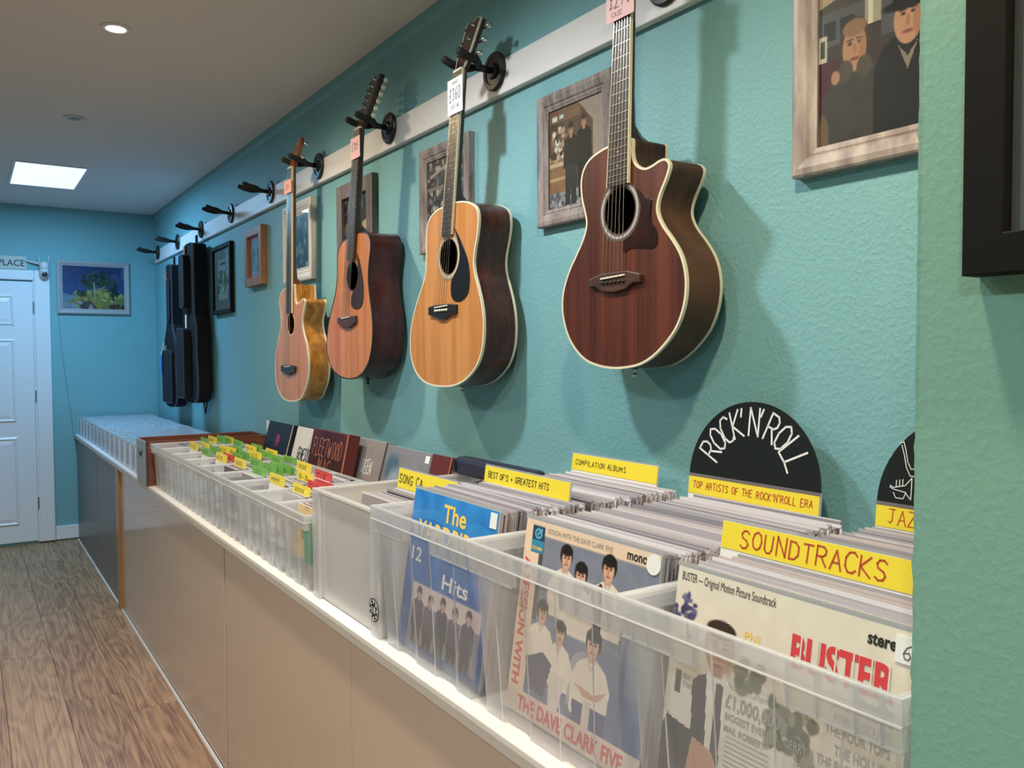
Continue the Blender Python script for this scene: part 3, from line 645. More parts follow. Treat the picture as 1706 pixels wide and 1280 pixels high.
def guitar(spec):
    G = spec; X = 1.080; XB = X + G['depth']
    pts = smooth_outline(G['outline'], 4)
    zb = min(p[1] for p in pts); yc = G['yc']
    t = thing('acoustic_guitar' if not G.get('bass') else 'acoustic_bass', G['label'], 'guitar', (1.12, yc, zb), 'acoustic guitars hanging on the wall')
    hy, hz, hr = G['hole']
    part('soundboard', plate_with_hole(pts, circle(hy, hz, hr), X), G['top'], t)
    n = len(pts)
    part('back', MB().prism(pts, 0, XB - .003, XB), G['side'], t)
    sd = MB(); vs = [(X, *p) for p in pts] + [(XB - .003, *p) for p in pts]
    sd.add(vs, [(k, (k + 1) % n, n + (k + 1) % n, n + k) for k in range(n)])
    part('sides', sd, G['side'], t, smooth=False)
    part('binding', strip_along(pts, X - .0008, X + .006, .0035, .0009), G['bind'], t)
    part('binding', strip_along(pts, XB - .006, XB + .0008, .0035, .0009), G['bind'], t)
    if G.get('rosette'):
        part('rosette', ring(hy, hz, hr + .001, hr + .0155, X - .0008, X), G['rosette'][0], t)
        part('rosette', ring(hy, hz, hr + .005, hr + .0105, X - .0012, X - .0004), G['rosette'][1], t)
    else:
        part('rosette', ring(hy, hz, hr, hr + .004, X - .0008, X), G['bind'], t)
    # neck, fingerboard, head
    yt, yb = G['neck']               # fingerboard centre line (top at nut, bottom at end)
    zt, ze = G['nut_z'], G['end_z']; wt2, wb2 = G.get('nw', (.0215, .028))
    def fy(z): return yb + (yt - yb) * (z - ze) / (zt - ze)
    def fw(z): return wb2 + (wt2 - wb2) * (z - ze) / (zt - ze)
    fb = [(yt + wt2, zt), (yt - wt2, zt), (yb - wb2, ze), (yb + wb2, ze)]
    part('fingerboard', MB().prism(fb, 0, X - .0085, X - .0022), G['fb'], t)
    if G.get('fbbind'):
        for s in (-1, 1):
            part('neck_binding', MB().prism([(yt + s * wt2, zt), (yt + s * (wt2 + .0022), zt), (yb + s * (wb2 + .0022), ze), (yb + s * wb2, ze)], 0, X - .0088, X - .0024), M_bind, t)
    zj = max(p[1] for p in pts) - .004; nk = MB(); rings = []
    N = 9
    for (z, dp) in ((zt + .006, .017), (zt - .06, .018), (zj + .09, .021), (zj + .03, .027), (zj + .012, .05), (zj + .0015, G['depth'] * .86)):
        yy, ww = fy(z), fw(z); r = []
        for k in range(N):
            a = PI * k / (N - 1); r.append((X - .0022 + math.sin(a) ** .8 * dp, yy + math.cos(a) * ww, z))
        rings.append(r)
    vs = [v for r in rings for v in r]; fs = [(i * N + k, i * N + k + 1, (i + 1) * N + k + 1, (i + 1) * N + k) for i in range(len(rings) - 1) for k in range(N - 1)]
    fs += [(i * N, i * N + N - 1, (i + 1) * N + N - 1, (i + 1) * N) for i in range(len(rings) - 1)] + [tuple(range(N)), tuple(range((len(rings) - 1) * N, len(rings) * N))]
    nk.add(vs, fs); part('neck', nk, G['neckm'], t, smooth=False)
    # frets
    scale = (zt - G['bridge_z'])
    if not G.get('fretless'):
        for k in range(1, 21):
            z = zt - scale * (1 - 2 ** (-k / 12))
            if z < ze + .004: break
            part('fret', MB().box((X - .0098, fy(z) - fw(z), z - .0006), (X - .0083, fy(z) + fw(z), z + .0006)), M_wire, t)
        for k in G.get('dots', (3, 5, 7, 9, 12)):
            z = zt - scale * (1 - .5 * (2 ** (-k / 12) + 2 ** (-(k - 1) / 12)))
            part('inlay', MB().lathe([(.0028, -.0092), (.0028, -.0084)], (X, fy(z), z), 'x', 10), M_abal, t)
    part('nut', MB().box((X - .0105, yt - wt2, zt), (X - .001, yt + wt2, zt + .005)), M_bone, t)
    # headstock leans back to the wall
    hl, hw0, hw1, ang = G['head']; ca, sa = math.cos(ang), math.sin(ang)
    def H(u, v, d): return (X - .0035 + v * sa + d * ca, yt + u + G.get('hy', 0) * v, zt + .005 + v * ca - d * sa)
    prof = G.get('hprof') or [(-wt2 - .001, 0), (-hw0, .03), (-hw1, hl), (-hw1 * .45, hl + .006), (0, hl - .002), (hw1 * .45, hl + .006), (hw1, hl), (hw0, .03), (wt2 + .001, 0)]
    m = len(prof); hd = MB(); hd.add([H(u, v, 0) for u, v in prof] + [H(u, v, .015) for u, v in prof], [tuple(range(m)), tuple(range(2 * m - 1, m - 1, -1))] + [(k, (k + 1) % m, m + (k + 1) % m, m + k) for k in range(m)])
    part('headstock', hd, G['headm'], t)
    if G.get('hbind'):
        hb = MB(); q = len(prof)
        for k in range(q - 1):
            (a, b), (c, d) = prof[k], prof[k + 1]
            hb.add([H(a * 1.03, b, -.0008), H(c * 1.03, d, -.0008), H(c * .93, d - .001, -.0008), H(a * .93, b, -.0008), H(a * 1.03, b, .004), H(c * 1.03, d, .004)], [(0, 1, 2, 3), (0, 1, 5, 4)])
        part('head_binding', hb, M_bind, t)
    nt_ = G['tuners']
    for s in (-1, 1):
        for k in range(nt_):
            v = .035 + (hl - .055) * (k / max(nt_ - 1, 1)); w = hw0 + (hw1 - hw0) * v / hl
            part('tuning_post', MB().tube([H(s * w * .55, v, .0), H(s * w * .55, v, -.012)], .0035, 8), M_chrome, t)
            tn = part('tuner', MB().tube([H(s * (w - .004), v, .018), H(s * (w + .010), v, .018)], .003, 8), M_chrome, t)
            a, b = H(s * (w + .010), v, .018), H(s * (w + .026), v, .018)
            part('tuner_button', MB().tube([a, [a[i] * .6 + b[i] * .4 for i in range(3)], b], [.005, .0085, .006], 8), G.get('btn', M_chrome), tn, smooth=True)
    # bridge, saddle, pins, strings
    by, bz, bw = G['bridge_y'], G['bridge_z'], G['bridge_w']
    part('bridge', MB().prism([(by + y * bw, bz + z) for y, z in G['bshape']], 0, X - .009, X), G['bridgem'], t, bevel=.0015)
    sw = G.get('sw', .036)
    part('saddle', MB().prism([(by + sw, bz + .001), (by - sw, bz + .004), (by - sw, bz + .007), (by + sw, bz + .004)], 0, X - .012, X - .008), M_bone, t)
    ns = G['strings']
    for k in range(ns):
        f = (k / (ns - 1) - .5) * 2
        if G.get('pairs'): f = ((k // 2) / (ns / 2 - 1) - .5) * 2 + (.05 if k % 2 else -.05)
        y1 = by - f * sw * .86; y0 = yt - f * wt2 * .82
        st = part('string', MB().tube([(X - .0125, y1, bz + .004), (X - .0108, y0, zt + .005)], .00055 if not G.get('bass') else .0010, 4), M_string, t)
        if G.get('pins'): part('bridge_pin', MB().lathe([(.0030, -.0085), (.0036, -.0115), (.0020, -.0135)], (X, y1, bz - .006), 'x', 10), G['pins'], t)
    if G.get('pg'): part('pickguard', MB().prism(smooth_outline(G['pg'] + [G['pg'][0]], 3)[:-1], 0, X - .0018, X - .0001), G['pgm'], t)
    part('strap_button', MB().lathe([(.006, 0), (.0035, -.006), (.0035, -.012), (.0065, -.015), (.004, -.018)], (X + G['depth'] * .5, yc, zb + .001), 'z', 12), G.get('endpin', M_chrome), t, smooth=True)
    return t

BELLY = [(1, .006), (1, -.016), (.55, -.020), (.2, -.030), (-.2, -.030), (-.55, -.020), (-1, -.016), (-1, .006), (-.45, .010), (.45, .010)]
BATWING = [(1, .004), (1, -.012), (.75, -.011), (.45, -.022), (0, -.026), (-.45, -.022), (-.75, -.011), (-1, -.012), (-1, .004), (-.5, .013), (.5, .013)]
# natural dreadnought with black pickguard
guitar(dict(label='natural spruce guitar with black pickguard and cream binding, second from the pillar', depth=.100, yc=1.957,
    outline=[(1.958, 1.716), (1.902, 1.717), (1.852, 1.712), (1.812, 1.699), (1.789, 1.682), (1.783, 1.653), (1.79, 1.618), (1.802, 1.584), (1.808, 1.553), (1.803, 1.524), (1.788, 1.491), (1.773, 1.454), (1.763, 1.414), (1.762, 1.375), (1.768, 1.339), (1.786, 1.303), (1.818, 1.274), (1.866, 1.249), (1.926, 1.235), (1.997, 1.232), (2.062, 1.237), (2.11, 1.252), (2.145, 1.278), (2.165, 1.311), (2.171, 1.348), (2.166, 1.389), (2.147, 1.434), (2.121, 1.474), (2.091, 1.512), (2.071, 1.546), (2.067, 1.582), (2.067, 1.617), (2.064, 1.656), (2.054, 1.684), (2.026, 1.704), (1.989, 1.713)],
    hole=(1.938, 1.579, .047), rosette=(M_rosette, mat('cream_ring', (.55, .45, .30), .4)), top=M_spruce, side=M_rosew, bind=M_bind,
    neck=(1.868, 1.937), nut_z=2.045, end_z=1.634, nw=(.021, .027), fb=M_fret, fbbind=True, neckm=M_neckdark, headm=M_neckdark, hbind=True, head=(.125, .030, .036, .26), hy=-.16, tuners=3,
    bridge_y=1.965, bridge_z=1.444, bridge_w=.076, bshape=BELLY, bridgem=M_ebony, strings=6, pins=M_bone,
    pg=[(1.905, 1.651), (1.878, 1.621), (1.846, 1.577), (1.83, 1.539), (1.829, 1.498), (1.843, 1.47), (1.88, 1.457), (1.914, 1.464), (1.925, 1.484), (1.922, 1.513), (1.904, 1.530), (1.885, 1.551), (1.876, 1.579), (1.884, 1.61)], pgm=M_pgblack))
# dark mahogany cutaway
guitar(dict(label='dark brown mahogany cutaway guitar, the one nearest the pillar', depth=.092, yc=1.255,
    outline=[(1.281, 1.733), (1.312, 1.728), (1.343, 1.718), (1.363, 1.7), (1.371, 1.675), (1.368, 1.642), (1.358, 1.612), (1.353, 1.587), (1.363, 1.56), (1.386, 1.529), (1.41, 1.499), (1.43, 1.462), (1.437, 1.429), (1.433, 1.395), (1.418, 1.36), (1.394, 1.331), (1.357, 1.306), (1.312, 1.294), (1.269, 1.29), (1.228, 1.292), (1.188, 1.299), (1.15, 1.316), (1.114, 1.343), (1.089, 1.371), (1.073, 1.406), (1.068, 1.441), (1.072, 1.473), (1.084, 1.502), (1.104, 1.529), (1.127, 1.555), (1.14, 1.577), (1.142, 1.595), (1.134, 1.616), (1.122, 1.635), (1.112, 1.655), (1.112, 1.667), (1.122, 1.676), (1.138, 1.676), (1.156, 1.671), (1.175, 1.669), (1.194, 1.676), (1.207, 1.689), (1.212, 1.707), (1.214, 1.733), (1.248, 1.735)],
    hole=(1.249, 1.600, .045), rosette=(mat('dark_rosette', (.10, .07, .06), .4), M_abal), top=M_mahtop, side=M_darkside, bind=M_bind,
    neck=(1.229, 1.2475), nut_z=2.035, end_z=1.648, nw=(.021, .030), fb=M_fret, fbbind=True, neckm=M_neckdark, headm=M_neckdark, head=(.125, .030, .035, .26), tuners=3,
    bridge_y=1.259, bridge_z=1.467, bridge_w=.077, bshape=BATWING, bridgem=M_rosebr, strings=6, pins=M_ebony, dots=(5, 7, 9, 12, 15, 17),
    pg=[(1.203, 1.640), (1.191, 1.629), (1.175, 1.613), (1.158, 1.607), (1.161, 1.587), (1.159, 1.565), (1.145, 1.549), (1.143, 1.526), (1.153, 1.517), (1.183, 1.52), (1.216, 1.523), (1.235, 1.517), (1.237, 1.537), (1.211, 1.549), (1.193, 1.57), (1.187, 1.60)], pgm=M_tort))
# pale acoustic bass, fretless
guitar(dict(label='pale orange fretless acoustic bass with figured sides, farthest of the hanging guitars', bass=True, depth=.085, yc=3.225,
    outline=[(3.255, 1.588), (3.302, 1.584), (3.34, 1.569), (3.357, 1.539), (3.349, 1.503), (3.34, 1.461), (3.353, 1.42), (3.384, 1.379), (3.412, 1.332), (3.426, 1.285), (3.425, 1.238), (3.41, 1.196), (3.37, 1.16), (3.314, 1.139), (3.236, 1.135), (3.16, 1.141), (3.109, 1.155), (3.065, 1.191), (3.035, 1.23), (3.024, 1.274), (3.028, 1.316), (3.044, 1.36), (3.071, 1.398), (3.086, 1.428), (3.087, 1.457), (3.071, 1.485), (3.056, 1.513), (3.058, 1.527), (3.075, 1.534), (3.094, 1.529), (3.123, 1.521), (3.148, 1.518), (3.162, 1.528), (3.168, 1.558), (3.171, 1.595)],
    hole=(3.219, 1.443, .042), top=M_pale, side=M_ash, bind=M_bind,
    neck=(3.184, 3.222), nut_z=2.045, end_z=1.484, nw=(.022, .032), fb=M_ebony, fbbind=True, fretless=True, neckm=M_necklight, headm=M_necklight, head=(.105, .030, .026, .22), hy=-.3, tuners=2,
    hprof=[(-.024, 0), (-.030, .03), (-.026, .09), (-.014, .112), (.014, .112), (.026, .09), (.030, .03), (.024, 0)],
    bridge_y=3.244, bridge_z=1.270, bridge_w=.085, bshape=BELLY, bridgem=M_ebony, strings=4, pins=None))
# twelve-string dreadnought
guitar(dict(label='orange-topped twelve-string guitar with dark red sides, between bass and spruce guitar', depth=.108, yc=2.60,
    outline=[(2.617, 1.714), (2.676, 1.704), (2.707, 1.686), (2.725, 1.648), (2.727, 1.594), (2.743, 1.541), (2.776, 1.488), (2.817, 1.427), (2.835, 1.355), (2.821, 1.307), (2.773, 1.263), (2.691, 1.241), (2.602, 1.239), (2.526, 1.256), (2.471, 1.293), (2.443, 1.343), (2.433, 1.4), (2.44, 1.457), (2.456, 1.515), (2.464, 1.566), (2.456, 1.615), (2.444, 1.656), (2.447, 1.685), (2.469, 1.707), (2.523, 1.718), (2.57, 1.719)],
    hole=(2.592, 1.581, .046), top=M_cedar, side=M_redmah, bind=M_bindblack,
    neck=(2.522, 2.590), nut_z=2.045, end_z=1.634, nw=(.024, .030), fb=M_fret, neckm=M_neckdark, headm=M_neckdark, head=(.165, .031, .034, .26), hy=-.30, tuners=6, btn=M_pearl,
    bridge_y=2.633, bridge_z=1.440, bridge_w=.078, bshape=[(1, .008), (1, -.014), (.3, -.030), (-.3, -.030), (-1, -.014), (-1, .008)], bridgem=M_rosebr, strings=12, pairs=True, pins=None,
    pg=[(2.552, 1.653), (2.525, 1.614), (2.503, 1.554), (2.505, 1.497), (2.529, 1.472), (2.576, 1.471), (2.604, 1.487), (2.597, 1.52), (2.565, 1.540), (2.543, 1.579), (2.546, 1.617)], pgm=mat('dark_red_pickguard', (.035, .018, .016), .3), endpin=M_ebony))

# price tags tucked behind the strings near each nut
def price_tag(yl, yr, z0, z1, x, m, lines, label, tilt=0.0):
    t = thing('price_tag', label, 'price tag', (x, (yl + yr) / 2, z0), 'handwritten price tags on the guitars')
    part('card', MB().prism([(yl, z0), (yl, z1), (yr, z1), (yr, z0)], 0, x, x + .0006), m, t)
    for (txt, s, v, h, w) in lines:
        mb = MB(); hand(mb, txt, h, max(.0011, h * .075), lambda a, b, s=s, v=v: (x - .0004, yl - s - a, z0 + v + b), width=w, jit=.06); part('handwriting', mb, INK_PEN, t)
    return t
XT = 1.0655
price_tag(1.912, 1.835, 1.938, 2.028, XT, M_paper, [('\u00a3360', .010, .034, .032, .056), ('MINT', .026, .074, .008, .03), ('CASE INC', .016, .014, .010, .046)], 'white price tag on the natural spruce guitar')
price_tag(2.562, 2.487, 1.952, 2.020, XT, M_pink, [('\u00a3185', .011, .026, .026, .052)], 'pink price tag on the twelve-string guitar')
price_tag(3.236, 3.152, 1.950, 2.000, XT, mat('orange_pink_paper', (.78, .36, .28), .6), [('\u00a3225', .02, .016, .018, .04)], 'orange-pink price tag on the acoustic bass')
price_tag(1.272, 1.192, 1.963, 2.040, XT, M_pink, [('\u00a3270', .010, .026, .034, .060), ('CASE', .016, .008, .009, .03)], 'pink price tag on the dark mahogany guitar')

# ---------------------------------------------------------------- framed pictures on the long wall
M_weather = mat_wood('weathered_grey_wood', '9a8f8c', '6a5f5c', 9, 'Z', .7, 0, 1.5, 6, .2)
M_greyfr = mat_wood('grey_painted_wood', '7a7272', '625a5a', 9, 'Z', .6, 0, 1.0, 6, .2)
M_creamfr = mat('cream_paint', (0.50, 0.43, 0.395), 0.5, noise=(40, '877873', (1, 1, .2)))
M_whitefr = mat('white_frame_paint', (0.62, 0.60, 0.56), 0.5)
M_oakfr = mat_wood('oak_frame', 'a5744f', '845637', 8, 'Z', .5, 0)
M_blackfr = mat('black_frame_paint', (0.007, 0.0065, 0.006), 0.7, 0, .15)
M_silverslip = mat('grey_slip', (0.20, 0.19, 0.18), 0.45)

def frame_mesh(yl, yr, z0, z1, fw, xw, xf, prof):
    """mitred moulding on a wall facing -X: prof lists (inset fraction, height fraction) across the moulding"""
    mb = MB(); rings = []
    for ins, h in prof:
        i = ins * fw; x = xw - (xw - xf) * h
        rings.append([(x, yl - i, z0 + i), (x, yr + i, z0 + i), (x, yr + i, z1 - i), (x, yl - i, z1 - i)])
    n = len(rings)
    for k in range(4):
        k2 = (k + 1) % 4
        mb.add([rings[j][k] for j in range(n)] + [rings[j][k2] for j in range(n)], [(j, j + 1, n + j + 1, n + j) for j in range(n - 1)])
    return mb
PROF = [(0, 0), (0, .85), (.08, .95), (.30, 1.0), (.62, .86), (.72, .70), (.80, .74), (.93, .62), (1.0, .60), (1.0, 0)]
FLAT = [(0, 0), (0, .97), (.03, 1), (.97, 1), (1, .97), (1, 0)]
def picture(label, yl, yr, z0, z1, fw, m, cv, depth=.022, prof=PROF, mount=None, xw=None, glass=True):
    xw = xw or WALL - .0005; xf = xw - depth
    t = thing('framed_picture', label, 'picture', (xw, (yl + yr) / 2, z0), 'framed pictures on the walls')
    part('frame', frame_mesh(yl, yr, z0, z1, fw, xw, xf, prof), m, t)
    a, b, c, d = yl - fw + .001, yr + fw - .001, z0 + fw - .001, z1 - fw + .001; xp = xw - depth * .42
    part('backing', MB().box((xp + .001, b, c), (xw, a, d)), M_carc, t)
    if mount:
        mm, mw = mount; part('mount', frame_mesh(a, b, c, d, mw, xp + .0008, xp - .0012, FLAT), mm, t); a -= mw; b += mw; c += mw; d -= mw
    o = link('print', print_mesh(cv, 'print', M_print, lambda s, v: (xp - wloc(t)[0], a + (b - a) * s - wloc(t)[1], c + (d - c) * v - wloc(t)[2])), t)
    if glass: part('glass', MB().box((xp - .0042, b - (mount[1] if mount else 0), c - (mount[1] if mount else 0)), (xp - .0032, a + (mount[1] if mount else 0), d + (mount[1] if mount else 0))), M_glass, t)
    return t

# two people standing together in a shop
cv = Canvas(96, 120, '4a3a30'); cv.rect(0, .55, 1, 1, '5c4638').rect(0, .86, .6, 1, '7a5a44').poly([(.55, 1), (1, .62), (1, 1)], '9c8a80').rect(0, 0, 1, .16, '8d8a92')
cv.dots(0, 0, 1, .16, ['55525c', 'b0aeb4', '3c3a44'], 90, .022).rect(0, .16, .34, .5, '8a6648').rect(0, .42, .34, .46, 'c0a888').rect(0, .28, .34, .31, 'b89a78').dots(0, .5, .35, .8, ['b89a80', '2c221e', '8a5a4a', 'd8d0c4'], 40, .03)
cv.rect(.82, .3, 1, .8, 'a08c80'); cv.person(.42, .82, .80, '2a1c18', 'b08468', '1c1818', '2a2a30', 1.15); cv.person(.66, .86, .80, '3a2218', 'b88a70', '141214', '1a1618', 1.1)
cv.rect(.06, .88, .16, .93, 'd8d8d8').rect(.20, .89, .28, .93, 'c8c8c8').noise(.02)
picture('weathered grey frame with a photo of two people standing, beside the mahogany guitar', 1.687, 1.405, 1.630, 1.945, .040, M_weather, cv)
# two men in dark clothes, one hatted
cv = Canvas(120, 140, '3a302e'); cv.rect(0, .72, 1, 1, '4c4440').poly([(0, .9), (.5, 1), (0, 1)], 'b09a88').rect(0, .64, .42, .86, '55555a').rect(.05, .68, .16, .80, '2a2a2c').rect(.2, .68, .33, .80, '2c2c30').rect(.42, .7, .58, 1, 'a09688').rect(.45, .7, .49, 1, 'd0c8b8')
cv.rect(.56, .6, 1, 1, '50505a').rect(.0, .55, .08, .72, 'c8c0b0').rect(.02, .58, .06, .69, '3a3a34').rect(0, .2, .2, .55, '4a1c24')
D = -.15
cv.poly([(.02, 0), (.03, .42 + D), (.12, .56 + D), (.26, .62 + D), (.42, .60 + D), (.55, .5 + D), (.56, 0)], '3c3836').poly([(.5, 0), (.5, .55 + D), (.58, .68 + D), (.74, .74 + D), (1, .66 + D), (1, 0)], '1a1819')
cv.ell(.33, .76 + D, .135, .17, '4a3428').ell(.33, .735 + D, .105, .150, 'b5846c').ell(.33, .86 + D, .105, .055, '8a6a54').ell(.29, .765 + D, .018, .009, '3a2420').ell(.375, .765 + D, .018, .009, '3a2420').line(.265, .785 + D, .315, .79 + D, .006, '5a3c2c').line(.35, .79 + D, .40, .785 + D, .006, '5a3c2c').ell(.335, .725 + D, .018, .034, 'a06e58').ell(.335, .665 + D, .045, .011, '7a4038').ell(.40, .72 + D, .03, .1, '9a6c56', op=.6)
cv.ell(.25, .60 + D, .07, .07, '50463e').ell(.42, .60 + D, .07, .07, '50463e')
cv.ell(.78, .80 + D, .115, .150, 'b98a72').ell(.74, .835 + D, .018, .009, '2a1a18').ell(.82, .835 + D, .018, .009, '2a1a18').line(.715, .855 + D, .765, .86 + D, .006, '3a2418').line(.80, .86 + D, .85, .855 + D, .006, '3a2418').ell(.78, .79 + D, .018, .034, '9c6c58').ell(.78, .725 + D, .045, .012, '8a4840').ell(.85, .78 + D, .03, .1, '96684f', op=.6).ell(.79, .97 + D, .145, .10, '100f11').ell(.78, .895 + D, .21, .035, '0e0d0f').ell(.16, .58 + D, .04, .045, 'b08268').poly([(.7, .66 + D), (.78, .58 + D), (.86, .66 + D), (.78, .5 + D)], '8a7c74')
cv.ell(.05, .05, .05, .16, '6a5440').noise(.012)
picture('pale distressed frame with a photo of two men, beside the pillar', 0.927, 0.640, 1.617, 1.955, .044, M_creamfr, cv, depth=.026)
# person before bookshelves
cv = Canvas(70, 90, '3a3030'); cv.dots(0, .3, 1, 1, ['6a5a50', 'b0a8a0', '2a2222', '8a7468', '44566a'], 160, .04); cv.rect(0, .62, 1, .66, '8a7a6c').line(.1, .8, 1, .98, .02, 'a8a098'); cv.rect(.5, .6, .6, .8, 'd0ccc8')
cv.person(.62, .62, .9, '1a1416', 'a8806c', '26222a', None, 1.3); cv.ell(.62, .5, .2, .22, '1c1618').ell(.6, .48, .09, .12, 'a47c68').noise(.02)
picture('weathered grey wood frame with a photo of bookshelves, behind the natural spruce guitar', 2.322, 2.018, 1.630, 1.945, .040, M_weather, cv)
cv = Canvas(60, 80, '2c2626'); cv.dots(0, .2, 1, 1, ['4a4040', '1c1818', '6a5c54'], 50, .09).ell(.72, .55, .2, .22, 'c0a890').ell(.72, .66, .22, .12, '3a2a22').poly([(.3, 0), (.5, .36), (.95, .36), (1, 0)], '1a181c').noise(.02)
picture('plain grey frame with a dark portrait photo, behind the twelve-string guitar', 3.002, 2.672, 1.628, 1.950, .052, M_greyfr, cv, prof=FLAT)
cv = Canvas(60, 80, '33566e').grad('243c50', '4a6a80'); cv.dots(0, 0, 1, 1, ['2a4a60', '55788c', '1c3448', '7a94a0'], 60, .07); cv.line(.5, 0, .45, .7, .02, '1a2c3a').line(.45, .5, .7, .8, .015, '1a2c3a').noise(.02)
picture('white frame with a blue picture, behind the acoustic bass', 3.644, 3.285, 1.632, 1.968, .046, M_whitefr, cv, prof=PROF, mount=(M_paper, .012))
cv = Canvas(50, 80, '6a8cb0').grad('5a7ca6', '86a4c0'); cv.ell(.5, .62, .34, .14, '4a5c7a').line(.5, .1, .5, .7, .06, 'b8c4cc').line(.3, .1, .42, .6, .04, '44567a').line(.72, .1, .58, .6, .04, '44567a').dots(.1, 0, .9, .3, ['3a4c6a', '9cb0c4'], 25, .05).noise(.02)
picture('small oak frame with a pink mount and blue picture', 4.212, 3.934, 1.658, 1.940, .040, M_oakfr, cv, depth=.030, prof=FLAT, mount=(mat('pink_mount', (.55, .22, .22), .6), .018))
cv = Canvas(50, 80, '5f7a70').grad('48665c', '7a9088'); cv.rect(.1, .72, .9, .97, '9aa6a4').rect(.25, .84, .75, .9, '4a4c4c').rect(.1, .02, .9, .2, '9aa2a0'); cv.dots(.1, .22, .9, .7, ['2f5040', '8aa69a', '3a6a54', 'a8b8b0'], 70, .07); cv.line(.4, .2, .5, .7, .03, '90a8a0').noise(.02)
picture('narrow black frame with a green poster, beside the gig bags', 4.905, 4.515, 1.550, 1.929, .022, M_blackfr, cv, prof=FLAT, mount=(mat('grey_mount', (.13, .14, .13), .6), .052))
# black frame on the chimney breast
cv = Canvas(40, 60, '2a2624'); cv.dots(0, 0, 1, 1, ['3a3430', '1c1a18', '4a423c'], 40, .12)
picture('large black frame hanging on the pillar at the right edge', 0.330, -0.16, 1.376, 1.96, .029, M_blackfr, cv, depth=.022, prof=FLAT, mount=(M_silverslip, .012), xw=0.6385)
# painting on the far wall (faces -Y)
cv = Canvas(120, 90, '22346a').grad('3a5a90', '1a2c66', .2, 1.0)
cv.poly([(0, 0), (0, .3), (.2, .34), (.35, .42), (.6, .5), (.8, .46), (1, .34), (1, 0)], '7a7a48').rect(0, 0, .3, .14, '7c8a98').poly([(.0, .12), (.25, .28), (.0, .36)], '6c8498')
cv.poly([(.18, .2), (.3, .27), (.7, .25), (.62, .0), (.25, .0)], '8a8040').dots(.2, .18, 1, .4, ['9a9458', '6a6a30', 'b0a868'], 50, .035).poly([(.26, 0), (.27, .16), (.45, .2), (.55, .02), (.5, 0)], '4a3c40').poly([(.4, 0), (.44, .14), (.5, .0)], '9a8e88').dots(.1, .0, .3, .2, ['8a98a4'], 8, .03)
for (a, b, c, d) in ((.42, .72, .11, .12), (.6, .80, .12, .10), (.5, .6, .13, .1), (.72, .64, .10, .09), (.8, .56, .08, .12), (.66, .7, .1, .1), (.36, .62, .06, .05), (.3, .36, .07, .05), (.84, .4, .06, .1)):
    cv.dots(a - c, b - d, a + c, b + d, ['14302e', '1e4034', '2c5040', '10242a'], 26, .03)
cv.line(.52, .25, .5, .62, .012, '9aa090').line(.54, .4, .68, .55, .01, '8a9080').line(.82, .2, .8, .5, .012, '20282a').dots(.75, .03, 1, .1, ['3a2430', '5a3a30'], 20, .03).noise(.015)
t = thing('framed_picture', 'pale grey frame with a painting of trees under blue sky, on far wall', 'picture', (0.79, FAR, 1.622), 'framed pictures on the walls')
def ymap(mb):   # turn a frame built for the long wall so that it faces -Y on the far wall
    mb.v = [(0.793 - (v[1] - 0.0), FAR - .0005 - (WALL - v[0]), v[2]) for v in mb.v]; return mb
PL, PR = 0.236, -0.236
part('frame', ymap(frame_mesh(PL, PR, 1.622, 2.000, .036, WALL, WALL - .022, PROF)), mat('grey_painting_frame', (.36, .34, .35), .5), t)
part('backing', ymap(MB().box((WALL - .009, PR + .035, 1.657), (WALL, PL - .035, 1.965))), M_carc, t)
link('print', print_mesh(cv, 'print', M_print, lambda s, v: (0.793 - .201 + .402 * s - .79, FAR - .0105 - FAR, 1.657 + .308 * v - 1.622)), t)
part('glass', MB().box((0.593, FAR - .0142, 1.657), (0.993, FAR - .0132, 1.965)), M_glass, t)

# sign above the door, dome camera, thin cable
t = thing('door_sign', 'pale rectangular sign with black capitals above the door', 'sign', (0.2, FAR, 1.921))
part('board', MB().box((0.04, FAR - .011, 1.9215), (0.376, FAR - .001, 2.012)), mat('sign_board', (.50, .52, .46), .5), t, bevel=.002)
mb = MB(); type_text(mb, 'Y PLACE', .062, lambda a, b: (0.366 - .215 + a, FAR - .0115, 1.944 + b), bold=.012, width=.212); part('lettering', mb, INK_BLACK, t)
t = thing('security_camera', 'white pan-tilt security camera with antennas at the door corner', 'camera', (0.478, FAR - .04, 1.86))
cxx, cyy = 0.478, FAR - .055
M_cam = mat('camera_white', (.62, .62, .62), .35)
part('housing', MB().lathe([(.012, .118), (.026, .112), (.031, .09), (.031, .072)], (cxx, cyy, 1.86), 'z', 20), M_cam, t, smooth=False)
part('camera_head', MB().lathe([(.010, .0), (.024, .010), (.031, .030), (.031, .050), (.029, .070)], (cxx, cyy, 1.86), 'z', 20), M_cam, t, smooth=True)
part('lens', MB().lathe([(.018, .0), (.018, -.008), (.010, -.0095)], (cxx, cyy - .026, 1.890), 'y', 18), M_ebony, t)
part('arm', MB().box((cxx - .012, cyy + .0, 1.955), (cxx + .012, FAR - .001, 1.975)), M_cam, t)
for a in (-1, 1): part('antenna', MB().tube([(cxx + a * .026, cyy + .02, 1.955), (cxx + a * .032, cyy + .022, 2.025)], .004, 8), M_cam, t)
part('antenna', MB().tube([(cxx - .03, cyy + .03, 1.966), (cxx - .12, cyy + .035, 1.985)], [.009, .004], 8), M_cam, t)
solo('thin_cable', MB().tube([(.565, FAR - .003, 1.60), (.575, FAR - .003, 1.40), (.60, FAR - .003, 1.15), (.635, FAR - .004, .82), (.645, FAR - .006, .72)], .0011, 6), mat('grey_cable', (.05, .17, .20), .5), 'thin dark cable running down the far wall below the painting', 'cable', (.6, FAR, 1.0))

